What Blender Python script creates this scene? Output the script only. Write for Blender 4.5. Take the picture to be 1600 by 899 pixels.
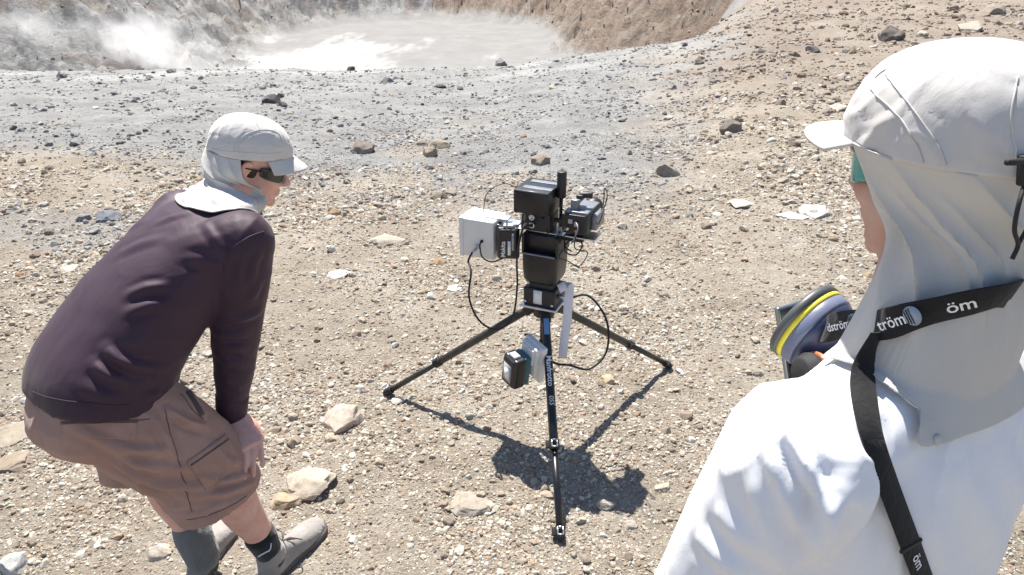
import bpy, bmesh, math, random
import numpy as np
from mathutils import Vector, Matrix, Euler
from mathutils.bvhtree import BVHTree
from mathutils import noise as mnoise

for o in list(bpy.data.objects): bpy.data.objects.remove(o)
SC = bpy.context.scene
COL = SC.collection
R = math.radians

# ------------------------------------------------------------------ camera, sky, sun, exposure
CAM_H, CAM_PITCH, CAM_F = 1.95, R(26.0), 1150.0      # metres, down-tilt, focal length for a 1600 px wide frame
cam_d = bpy.data.cameras.new('camera'); cam = bpy.data.objects.new('camera', cam_d); COL.objects.link(cam)
cam.location = (0, 0, CAM_H); cam.rotation_euler = (R(90) - CAM_PITCH, 0, 0)
cam_d.sensor_width = 36.0; cam_d.lens = CAM_F / 1600 * 36.0
cam_d.clip_start = 0.05; cam_d.clip_end = 3000
SC.camera = cam

SUN_EL, SUN_AZ = R(61.0), R(108.0)                    # azimuth measured from +X towards +Y
world = bpy.data.worlds.new('World'); SC.world = world; world.use_nodes = True
wn = world.node_tree.nodes; wl = world.node_tree.links; wn.clear()
wo = wn.new('ShaderNodeOutputWorld'); wb = wn.new('ShaderNodeBackground'); ws = wn.new('ShaderNodeTexSky')
ws.sky_type = 'NISHITA'; ws.sun_disc = False; ws.sun_elevation = SUN_EL
ws.sun_rotation = math.pi / 2 - SUN_AZ; ws.altitude = 400; ws.air_density = 1.0; ws.dust_density = 0.6
wb.inputs['Strength'].default_value = 0.08
wl.new(ws.outputs[0], wb.inputs[0]); wl.new(wb.outputs[0], wo.inputs[0])
sun_d = bpy.data.lights.new('sun', 'SUN'); sun_d.energy = 5.0; sun_d.angle = R(0.53); sun_d.color = (1.0, 0.955, 0.88)
sun = bpy.data.objects.new('sun', sun_d); COL.objects.link(sun)
to_sun = Vector((math.cos(SUN_EL) * math.cos(SUN_AZ), math.cos(SUN_EL) * math.sin(SUN_AZ), math.sin(SUN_EL)))
sun.rotation_euler = to_sun.to_track_quat('Z', 'Y').to_euler(); sun.location = (0, 8, 12)
SC.cycles.volume_bounces = 6; SC.cycles.max_bounces = 10; SC.cycles.diffuse_bounces = 4
SC.view_settings.view_transform = 'Standard'; SC.view_settings.look = 'None'
SC.view_settings.exposure = 1.08; SC.view_settings.gamma = 1.0; SC.view_settings.use_curve_mapping = False

# ------------------------------------------------------------------ helpers
def at(px, py, z=0.0, y=None, fw=None):
    """point of the place seen at a pixel of the 1600 px wide photograph, on the level z, at distance y or at axial depth fw"""
    a = (px - 800) / CAM_F; b = -(py - 449.5) / CAM_F
    c, s = math.cos(CAM_PITCH), math.sin(CAM_PITCH)
    if fw is None:
        fw = y / (c + b * s) if y is not None else (z - CAM_H) / (-s + b * c)
    return Vector((a * fw, fw * (c + b * s), CAM_H + fw * (-s + b * c)))

def link_mesh(name, me, mat=None, parent=None, smooth=True):
    if mat is not None:
        me.materials.clear(); me.materials.append(mat)
    if smooth is not None:
        me.polygons.foreach_set('use_smooth', [smooth] * len(me.polygons))
    o = bpy.data.objects.new(name, me); COL.objects.link(o)
    if parent is not None:
        o.parent = parent
    return o

def mesh(name, V, F):
    me = bpy.data.meshes.new(name)
    me.from_pydata([tuple(v) for v in V], [], [tuple(f) for f in F]); me.update()
    return me

def obj(name, VF, mat, parent=None, smooth=True, fixn=True):
    me = mesh(name, *VF)
    if fixn:
        bm = bmesh.new(); bm.from_mesh(me); bmesh.ops.recalc_face_normals(bm, faces=bm.faces); bm.to_mesh(me); bm.free()
    return link_mesh(name, me, mat, parent, smooth)

def empty(name, loc=(0, 0, 0), rz=0.0):
    o = bpy.data.objects.new(name, None); COL.objects.link(o)
    o.empty_display_size = 0.1; o.location = loc; o.rotation_euler = (0, 0, rz)
    return o

def place(o, parent):
    """parent keeping coordinates written in world space"""
    o.parent = parent
    if parent.type == 'EMPTY':
        o.matrix_parent_inverse = Matrix.LocRotScale(parent.location, parent.rotation_euler, parent.scale).inverted()
    return o

def wobj(name, VF, mat, parent, smooth=True, fixn=True):
    """mesh written in world coordinates, parented to a thing's Empty (or to a part of it)"""
    o = obj(name, VF, mat, None, smooth, fixn)
    return place(o, parent)

def tag(o, label=None, cat=None, group=None, kind=None):
    if label: o['label'] = label
    if cat: o['category'] = cat
    if group: o['group'] = group
    if kind: o['kind'] = kind
    return o

def V3(*a): return np.array(a, float)
def unit(v): v = np.asarray(v, float); return v / (np.linalg.norm(v) + 1e-12)

def join(*vfs):
    V = []; F = []
    for v, f in vfs:
        n = len(V); V += [tuple(p) for p in v]; F += [tuple(i + n for i in q) for q in f]
    return V, F

def loft(rings, cap=True, close=False):
    n = len(rings[0]); V = np.concatenate(rings).tolist(); F = []
    m = len(rings)
    for i in range(m - 1 + (1 if close else 0)):
        a = i * n; b = ((i + 1) % m) * n
        for j in range(n):
            k = (j + 1) % n; F.append((a + j, a + k, b + k, b + j))
    if cap and not close:
        F.append(tuple(range(n - 1, -1, -1))); F.append(tuple(range((m - 1) * n, m * n)))
    return V, F

def ering(c, u, v, a, b, n=32, e=2.0, bneg=None):
    t = np.arange(n) * 2 * np.pi / n
    ct, st = np.cos(t), np.sin(t)
    x = np.sign(ct) * np.abs(ct) ** (2 / e) * a
    y = np.sign(st) * np.abs(st) ** (2 / e)
    y = np.where(y >= 0, y * b, y * (b if bneg is None else bneg))
    return np.asarray(c, float) + x[:, None] * np.asarray(u) + y[:, None] * np.asarray(v)

def spline(P, n):
    """Catmull-Rom through rows of P, n samples a span"""
    P = np.asarray(P, float); Q = np.vstack([2 * P[0] - P[1], P, 2 * P[-1] - P[-2]]); out = []
    for i in range(1, len(Q) - 2):
        p0, p1, p2, p3 = Q[i - 1], Q[i], Q[i + 1], Q[i + 2]
        for t in np.arange(n) / n:
            out.append(.5 * ((2 * p1) + (-p0 + p2) * t + (2 * p0 - 5 * p1 + 4 * p2 - p3) * t * t + (-p0 + 3 * p1 - 3 * p2 + p3) * t ** 3))
    out.append(Q[-2]); return np.array(out)

def tube(P, r, n=8, sub=0, cap=True, flat=1.0, up0=None):
    """swept tube; r one radius or one for each point"""
    P = np.asarray(P, float); r = np.full(len(P), r, float) if np.isscalar(r) else np.asarray(r, float)
    if sub:
        S = spline(np.hstack([P, r[:, None]]), sub); P = S[:, :3]; r = S[:, 3]
    T = np.gradient(P, axis=0); T /= np.linalg.norm(T, axis=1)[:, None] + 1e-12
    up = np.array(up0 if up0 is not None else ((0, 0, 1) if abs(T[0][2]) < .9 else (1, 0, 0)), float)
    rings = []
    u = unit(np.cross(up, T[0]))
    for i in range(len(P)):
        u = unit(u - T[i] * (u @ T[i])); v = np.cross(T[i], u)
        rings.append(ering(P[i], u, v, r[i], r[i] * flat, n))
    return loft(rings, cap)

def limb(P, r, n=18, sub=5):
    """closed tapered limb with rounded ends"""
    P = [np.asarray(p, float) for p in P]; r = list(r)
    d0 = unit(P[0] - P[1]); d1 = unit(P[-1] - P[-2])
    S = spline(np.hstack([np.array(P), np.array(r)[:, None]]), sub)
    pre = [np.append(P[0] + d0 * r[0] * k, r[0] * q) for k, q in ((.95, .25), (.75, .65), (.4, .92))]
    post = [np.append(P[-1] + d1 * r[-1] * k, r[-1] * q) for k, q in ((.4, .92), (.75, .65), (.95, .25))]
    S = np.vstack([pre, S, post])
    return tube(S[:, :3], S[:, 3], n)

def ball(c, rad, u=(1, 0, 0), v=(0, 1, 0), w=(0, 0, 1), n=20, m=12):
    c = np.asarray(c, float); u, v, w = map(lambda q: np.asarray(q, float), (u, v, w)); rings = []
    for i in range(m + 1):
        t = -np.pi / 2 + np.pi * (i + .0) / m
        t = max(-1.5, min(1.5, t))
        rings.append(ering(c + w * rad[2] * math.sin(t), u, v, rad[0] * math.cos(t), rad[1] * math.cos(t), n))
    return loft(rings)

def box(c, size, M=None, bev=0.0, seg=2):
    """bevelled box, M a 3x3 of axes as columns"""
    bm = bmesh.new(); bmesh.ops.create_cube(bm, size=1.0)
    bmesh.ops.scale(bm, vec=Vector(size), verts=bm.verts)
    if bev: bmesh.ops.bevel(bm, geom=bm.edges[:], offset=bev, segments=seg, affect='EDGES', profile=0.6)
    V = np.array([v.co[:] for v in bm.verts]); bm.verts.index_update(); F = [tuple(v.index for v in f.verts) for f in bm.faces]; bm.free()
    if M is not None: V = V @ np.asarray(M, float).T
    return (V + np.asarray(c, float)).tolist(), F

def cyl(a, b, r0, r1=None, n=24, bev=0.0):
    a = np.asarray(a, float); b = np.asarray(b, float); d = unit(b - a); r1 = r0 if r1 is None else r1
    u = unit(np.cross(d, (0, 0, 1) if abs(d[2]) < .9 else (1, 0, 0))); v = np.cross(d, u)
    if bev:
        st = [(0, r0 - bev), (bev * .3, r0 - bev * .3), (bev, r0)]; L = np.linalg.norm(b - a)
        st += [(L - bev, r1), (L - bev * .3, r1 - bev * .3), (L, r1 - bev)]
        return loft([ering(a + d * t, u, v, r, r, n) for t, r in st])
    return loft([ering(a, u, v, r0, r0, n), ering(b, u, v, r1, r1, n)])

def lathe(a, d, prof, n=36):
    a = np.asarray(a, float); d = unit(d); u = unit(np.cross(d, (0, 0, 1) if abs(d[2]) < .9 else (1, 0, 0))); v = np.cross(d, u)
    return loft([ering(a + d * t, u, v, max(r, 1e-4), max(r, 1e-4), n) for t, r in prof])

def ribbon(P, W, width, thick=0.0016):
    """flat strap along P, W the direction of its width at each point"""
    P = np.asarray(P, float); W = np.asarray(W, float); rings = []
    T = np.gradient(P, axis=0)
    for p, w, t in zip(P, W, T):
        t = unit(t); w = unit(w - t * (w @ t)); n = np.cross(t, w)
        h = width / 2; k = thick / 2
        rings.append(np.array([p + w * h - n * k * .3, p + w * h * .93 - n * k, p - w * h * .93 - n * k, p - w * h - n * k * .3, p - w * h + n * k * .3, p - w * h * .93 + n * k, p + w * h * .93 + n * k, p + w * h + n * k * .3]))
    return loft(rings)

def text_vf(s, size, c, right, up, depth=0.0004, bold=0.0, align='CENTER', shear=0.0):
    cu = bpy.data.curves.new('t', 'FONT'); cu.body = s; cu.size = 1.0; cu.align_x = align; cu.align_y = 'CENTER'
    cu.offset = bold; cu.shear = shear; cu.resolution_u = 3
    o = bpy.data.objects.new('t', cu); COL.objects.link(o)
    dg = bpy.context.evaluated_depsgraph_get(); me = bpy.data.meshes.new_from_object(o.evaluated_get(dg))
    V = np.array([v.co[:] for v in me.vertices]); F = [tuple(p.vertices) for p in me.polygons]
    bpy.data.objects.remove(o); bpy.data.curves.remove(cu); bpy.data.meshes.remove(me)
    right = unit(right); up = unit(up)
    return (np.asarray(c, float) + V[:, :1] * size * right + V[:, 1:2] * size * up).tolist(), F

def fuse(parts, voxel, it=6, lam=0.5):
    """one continuous closed surface round the given closed pieces"""
    me = mesh('t', *join(*parts)); o = bpy.data.objects.new('t', me); COL.objects.link(o)
    m = o.modifiers.new('r', 'REMESH'); m.mode = 'VOXEL'; m.voxel_size = voxel; m.adaptivity = 0
    if it:
        m = o.modifiers.new('s', 'SMOOTH'); m.factor = lam; m.iterations = it
    dg = bpy.context.evaluated_depsgraph_get(); e = bpy.data.meshes.new_from_object(o.evaluated_get(dg))
    n = len(e.vertices); V = np.empty(n * 3); e.vertices.foreach_get('co', V); V = V.reshape(-1, 3)
    Q = np.empty(len(e.loops), int); e.loops.foreach_get('vertex_index', Q)
    F = [tuple(p) for p in Q.reshape(-1, 4)] if len(e.loops) == 4 * len(e.polygons) else [tuple(p.vertices) for p in e.polygons]
    bpy.data.objects.remove(o); bpy.data.meshes.remove(e); bpy.data.meshes.remove(me)
    return V, F

def normals(V, F):
    V = np.asarray(V); Q = np.array(F); n = np.cross(V[Q[:, 2]] - V[Q[:, 0]], V[Q[:, 3]] - V[Q[:, 1]])
    N = np.zeros_like(V)
    for k in range(4): np.add.at(N, Q[:, k], n)
    return N / (np.linalg.norm(N, axis=1)[:, None] + 1e-12)

def folds(V, N, L, maxd=0.2):
    """cloth folds: each of L is (polyline, ridge height, ridge half width); a ridge with a shallow trough on both sides"""
    D = np.zeros(len(V))
    for P, amp, w in L:
        P = np.asarray(P, float); best = np.full(len(V), 9.0); tt = np.zeros(len(V))
        for i in range(len(P) - 1):
            a, b = P[i], P[i + 1]; ab = b - a; t = np.clip(((V - a) @ ab) / (ab @ ab), 0, 1)
            d = np.linalg.norm(V - (a + t[:, None] * ab), axis=1)
            m = d < best; best[m] = d[m]; tt[m] = (i + t[m]) / (len(P) - 1)
        taper = np.sin(np.pi * np.clip(tt * .96 + .02, 0, 1)) ** .6
        q = best / w
        D += amp * taper * (np.exp(-q * q) - .45 * np.exp(-((q - 1.9) / .8) ** 2))
    return V + N * D[:, None]

def nz(P, scale, seed=0.0, stretch=(1, 1, 1)):
    s = Vector((seed, seed * .7, -seed)); a = Vector(stretch) * scale
    return np.array([mnoise.noise(Vector((p[0] * a[0], p[1] * a[1], p[2] * a[2])) + s) for p in P])

def ridge(P, scale, seed=0.0, stretch=(1, 1, 1), p=7):
    """thin raised creases"""
    return (1 - np.abs(nz(P, scale, seed, stretch))) ** p

def bvh_of(V, F): return BVHTree.FromPolygons([Vector(v) for v in V], F)

def snap(bvh, p, off=0.003):
    loc, n, i, d = bvh.find_nearest(Vector(p))
    return np.array(loc + n * off), np.array(n)

def seam(bvh, P, r=0.0012, n=14, off=0.0005):
    S = spline(P, n); Q = [snap(bvh, p, off)[0] for p in S]
    return tube(Q, r, 6)

def drape(bvh, c, right, up, w, h, d, off=0.003, nx=14, ny=10, thick=0.003, shape=None):
    """cloth patch of w by h thrown along d onto a surface, with its own thickness"""
    c = np.asarray(c, float); right = unit(right); up = unit(up); d = Vector(unit(d)); G = []; NN = []
    for j in range(ny + 1):
        for i in range(nx + 1):
            u, v = i / nx - .5, j / ny - .5
            if shape: u, v = shape(u, v)
            p = Vector(c + right * u * w + up * v * h) - d * .3
            loc, n, k, t = bvh.ray_cast(p, d, .8)
            if loc is None: loc, n, k, t = bvh.find_nearest(p + d * .3)
            G.append(np.array(loc)); NN.append(np.array(n))
    G = np.array(G); NN = np.array(NN); A = G + NN * (off + thick); B = G + NN * (off - .002)
    V = np.vstack([A, B]).tolist(); F = []; m = (nx + 1) * (ny + 1)
    for j in range(ny):
        for i in range(nx):
            a = j * (nx + 1) + i; q = (a, a + 1, a + nx + 2, a + nx + 1); F.append(q); F.append(tuple(x + m for x in q[::-1]))
    edge = [i for i in range(nx + 1)] + [(j + 1) * (nx + 1) + nx for j in range(ny)] + [ny * (nx + 1) + i for i in range(nx - 1, -1, -1)] + [j * (nx + 1) for j in range(ny - 1, 0, -1)]
    for a, b in zip(edge, edge[1:] + edge[:1]): F.append((b, a, a + m, b + m))
    return V, F

# ------------------------------------------------------------------ materials
class NT:
    def __init__(s, name):
        s.m = bpy.data.materials.new(name); s.m.use_nodes = True; s.t = s.m.node_tree; s.t.nodes.clear()
        s.out = s.n('ShaderNodeOutputMaterial'); s.b = s.n('ShaderNodeBsdfPrincipled'); s.l(s.b.outputs[0], s.out.inputs[0])
    def n(s, k, **kw):
        q = s.t.nodes.new(k)
        for a, b in kw.items(): setattr(q, a, b)
        return q
    def l(s, a, b): s.t.links.new(a, b)
    def noise(s, vec, scale, det=4, rough=.55, dist=0.0):
        q = s.n('ShaderNodeTexNoise'); q.inputs['Scale'].default_value = scale; q.inputs['Detail'].default_value = det
        q.inputs['Roughness'].default_value = rough; q.inputs['Distortion'].default_value = dist
        if vec is not None: s.l(vec, q.inputs['Vector'])
        return q.outputs[0]
    def vor(s, vec, scale, feat='F1', rnd=1.0):
        q = s.n('ShaderNodeTexVoronoi'); q.feature = feat; q.inputs['Scale'].default_value = scale; q.inputs['Randomness'].default_value = rnd
        if vec is not None: s.l(vec, q.inputs['Vector'])
        return q
    def ramp(s, f, stops):
        q = s.n('ShaderNodeValToRGB'); e = q.color_ramp.elements
        while len(e) < len(stops): e.new(0.5)
        for a, (p, c) in zip(e, stops):
            a.position = p; a.color = (*c, 1) if len(c) == 3 else c
        s.l(f, q.inputs[0]); return q.outputs[0]
    def mix(s, f, a, b, mode='MIX'):
        q = s.n('ShaderNodeMix'); q.data_type = 'RGBA'; q.blend_type = mode
        for sock, val in ((q.inputs[0], f), (q.inputs[6], a), (q.inputs[7], b)):
            if hasattr(val, 'links') or isinstance(val, bpy.types.NodeSocket): s.l(val, sock)
            elif isinstance(val, (int, float)): sock.default_value = val
            else: sock.default_value = (*val, 1)
        return q.outputs[2]
    def math(s, op, a, b=0.0, clamp=False):
        q = s.n('ShaderNodeMath'); q.operation = op; q.use_clamp = clamp
        for sock, val in ((q.inputs[0], a), (q.inputs[1], b)):
            if isinstance(val, bpy.types.NodeSocket): s.l(val, sock)
            else: sock.default_value = val
        return q.outputs[0]
    def bump(s, h, strength=.5, dist=.01, prev=None):
        q = s.n('ShaderNodeBump'); q.inputs['Strength'].default_value = strength; q.inputs['Distance'].default_value = dist
        s.l(h, q.inputs['Height'])
        if prev is not None: s.l(prev, q.inputs['Normal'])
        return q.outputs[0]

def plain(name, col, rough=.6, metal=0.0, bump=(0, 0), var=0.0, vscale=30.0, sheen=0.0, spec=None, coat=0.0):
    t = NT(name); tc = t.n('ShaderNodeTexCoord').outputs['Object']
    f = t.noise(tc, vscale, 5, .6)
    a = tuple(max(0, c * (1 - var)) for c in col); b = tuple(min(1, c * (1 + var)) for c in col)
    t.l(t.ramp(f, [(.3, a), (.7, b)]), t.b.inputs['Base Color'])
    rr = t.n('ShaderNodeMapRange'); t.l(f, rr.inputs[0]); rr.inputs[3].default_value = max(0, rough - .07); rr.inputs[4].default_value = min(1, rough + .07)
    t.l(rr.outputs[0], t.b.inputs['Roughness']); t.b.inputs['Metallic'].default_value = metal
    if bump[1]: t.l(t.bump(t.noise(tc, bump[0], 4, .6), bump[1], .002), t.b.inputs['Normal'])
    if sheen: t.b.inputs['Sheen Weight'].default_value = sheen
    if spec is not None: t.b.inputs['Specular IOR Level'].default_value = spec
    if coat: t.b.inputs['Coat Weight'].default_value = coat
    return t.m

def cloth(name, col, col2=None, rough=.9, weave=900, wrinkle=(9, .35), sheen=.2, var=.12, fade=6.0, trans=0.0):
    """woven cloth: thread relief, shallow creases, uneven fading"""
    t = NT(name); tc = t.n('ShaderNodeTexCoord').outputs['Object']
    col2 = col2 or tuple(c * (1 - var) for c in col)
    f = t.noise(tc, fade, 4, .6, .4); g = t.noise(tc, 240, 2, .5)
    c = t.mix(t.ramp(f, [(.35, (0, 0, 0)), (.68, (1, 1, 1))]), col, col2)
    c = t.mix(t.math('MULTIPLY', g, .22), c, tuple(x * .75 for x in col))
    t.l(c, t.b.inputs['Base Color']); t.b.inputs['Roughness'].default_value = rough; t.b.inputs['Sheen Weight'].default_value = sheen
    t.b.inputs['Specular IOR Level'].default_value = .25
    mp = t.n('ShaderNodeMapping'); mp.inputs['Scale'].default_value = (1.0, 1.0, .45); mp.inputs['Rotation'].default_value = (.5, .4, .7); t.l(tc, mp.inputs[0])
    n1 = t.bump(t.noise(mp.outputs[0], wrinkle[0], 5, .55, .9), wrinkle[1], .02)
    n2 = t.bump(t.noise(tc, weave, 1, .5), .25, .0006, n1)
    t.l(n2, t.b.inputs['Normal'])
    if trans: t.b.inputs['Subsurface Weight'].default_value = trans; t.b.inputs['Subsurface Radius'].default_value = (.02, .02, .02); t.b.inputs['Subsurface Scale'].default_value = .3
    return t.m

def skin_mat(name, col):
    t = NT(name); tc = t.n('ShaderNodeTexCoord').outputs['Object']
    f = t.noise(tc, 25, 5, .6); 
    c = t.mix(t.ramp(f, [(.35, (0, 0, 0)), (.7, (1, 1, 1))]), col, (col[0] * .9, col[1] * .72, col[2] * .68))
    t.l(c, t.b.inputs['Base Color']); t.b.inputs['Roughness'].default_value = .55
    t.b.inputs['Subsurface Weight'].default_value = .12; t.b.inputs['Subsurface Radius'].default_value = (.02, .008, .004); t.b.inputs['Subsurface Scale'].default_value = .15
    t.l(t.bump(t.noise(tc, 350, 3, .6), .15, .001), t.b.inputs['Normal'])
    return t.m
# ------------------------------------------------------------------ terrain
_pm = np.random.default_rng(77).permutation(256).astype(np.int32)
_gx = np.cos(np.arange(256) * 2 * np.pi / 256); _gy = np.sin(np.arange(256) * 2 * np.pi / 256)
def gnoise(x, y, s=0):
    ix = np.floor(x); iy = np.floor(y); fx = x - ix; fy = y - iy; ix = ix.astype(np.int32); iy = iy.astype(np.int32) + s * 53
    p0 = _pm[ix & 255]; p1 = _pm[(ix + 1) & 255]
    def g(p, a, b):
        h = _pm[(p + iy + b) & 255]; return _gx[h] * (fx - a) + _gy[h] * (fy - b)
    u = fx * fx * (3 - 2 * fx); v = fy * fy * (3 - 2 * fy)
    a = g(p0, 0, 0); a = a + (g(p1, 1, 0) - a) * u
    b = g(p0, 0, 1); b = b + (g(p1, 1, 1) - b) * u
    return a + (b - a) * v
def fbm(x, y, o=4, s=0, gain=.5):
    t = 0; a = 1.0
    for k in range(o): t = t + a * gnoise(x * 2 ** k + k * 17.3, y * 2 ** k - k * 9.1, s + k); a *= gain
    return t
def sstep(a, b, x):
    t = np.clip((x - a) / (b - a), 0, 1); return t * t * (3 - 2 * t)
def splus(x, k): return k * np.logaddexp(0, x / k)

LCX, LCY, LA, LB, LZ = -20.0, 152.0, 27.0, 38.0, -18.0     # the crater's dry mud floor
def terrain(x, y, fine=True):
    x = np.asarray(x, float); y = np.asarray(y, float)
    r = np.hypot(x, y) + 1e-6
    az = np.where(y > .5, x / np.maximum(y, .5), np.where(x > 0, 2.0, -2.0))
    wob = .03 * gnoise(x / 9, y / 9, 5)
    rise = sstep(-.10, .26, az + wob); right = sstep(.20, .36, az + wob)
    s1 = .108 - .048 * rise - .038 * right
    T = -splus(y - 5.0, 1.6) * s1
    brink = 25 + 3 * gnoise(x / 12, 0 * y, 8) + 9 * right
    drop = .17 * (1 - right)
    T = T - splus(y - brink, 1.2) * drop
    T = T + right * splus(y - 46 + .1 * x, 5) * .16
    back = splus(-y - 1.0, 1.0) * .05                          # the ground climbs gently behind the photographer
    z = T + back
    # bowl
    dx = x - LCX; dy = y - LCY
    u = np.hypot(dx / LA, dy / LB); ang = np.degrees(np.arctan2(dx, -dy))
    ua = u * (1 + .05 * gnoise(ang / 14, 0 * ang, 21) + .03 * gnoise(ang / 5, 0 * ang, 22))
    far = sstep(60, 110, y)
    z = np.where(y > 40, np.maximum(z, LZ - .02 * 0), z)
    mr = sstep(38, 78, ang); ml = sstep(22, 62, -ang); msk = np.maximum(mr, ml)
    out = splus((ua - 1.0) * 31.0, .5)
    rill_a = ang + 4 * gnoise(ang / 20, out / 25, 31) + out * .16 * np.sign(ang)
    rill = np.abs(gnoise(rill_a / 2.2, out / 70, 33)) * 1.3 + np.abs(gnoise(rill_a / .9, out / 40, 34)) * .6
    lump = fbm(x / 7, y / 9, 5, 41)
    wall = out * (.60 + .08 * gnoise(ang / 25, out / 30, 35))
    wall = wall + np.minimum(out, 6) / 6 * ((rill - .5) * np.where(ang > 0, 4.2, 1.6) + lump * np.where(ang > 0, .5, 2.6))
    wall = np.minimum(wall, 60 + .15 * wall)
    wall = np.where((y > 45), wall, 0) * msk * far
    z = z + wall
    # far ground beyond the lake stays high
    if fine:
        a = sstep(1.2, 4, r)
        z = z + .045 * fbm(x / 1.9, y / 1.9, 3, 51) * sstep(3.0, 6, r) + .034 * fbm(x / .62, y / .62, 3, 52) * (.5 + .5 * a)
        z = z + .012 * fbm(x / .13, y / .13, 3, 53) * (1 - sstep(12, 25, r))
        z = z + .05 * fbm(x / .7, y / .7, 3, 54) * sstep(7, 14, r) * (1 - sstep(60, 90, y))
        fw_ = sstep(60, 95, y) * sstep(LZ + .3, LZ + 1.6, z)
        z = z + fw_ * (2.2 * (np.abs(fbm(x / 4.5, y / 4.5, 4, 56, .62)) - .25) + .7 * fbm(x / 1.3, y / 1.3, 2, 57))
        z = z + .18 * fbm(x / 6, y / 6, 3, 55) * sstep(9, 18, r) * (1 - sstep(70, 100, y)) 
    return z

def gz(x, y): return float(terrain(np.array([x]), np.array([y]))[0])
_rn = np.random.default_rng(5)

def hit(px, py):
    """ground point on the ray through a pixel"""
    o = Vector((0, 0, CAM_H)); ok, p, n, i = ground.ray_cast(o, (at(px, py, fw=1.0) - o).normalized())
    return p.x, p.y, p.z

# zones of rock colour: 0 tan scoria, 1 blue-grey ash
def grey_zone(x, y):
    r = np.hypot(x, y); az = x / np.maximum(y, .5)
    w = .9 * fbm(x / 2.2, y / 2.2, 4, 61) + .35 * fbm(x / .4, y / .4, 3, 63)
    g = sstep(4.9, 7.3, y + 1.3 * w + 3.2 * np.clip(az, -.6, .1)) * (1 - sstep(.10, .30, az + .10 * w - .002 * y))
    g = np.maximum(g, .55 * sstep(4.9, 5.2, y + .5 * w) * sstep(.50, .62, -az + .1 * w) * (1 - sstep(5.7, 6.1, y + .4 * w)))
    tanpatch = sstep(.12, .42, fbm(x / 1.7 + 3, y / 2.6 + 1, 3, 62)) * (1 - sstep(8, 13, y))
    g = g * (1 - .75 * tanpatch)
    return g

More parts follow.
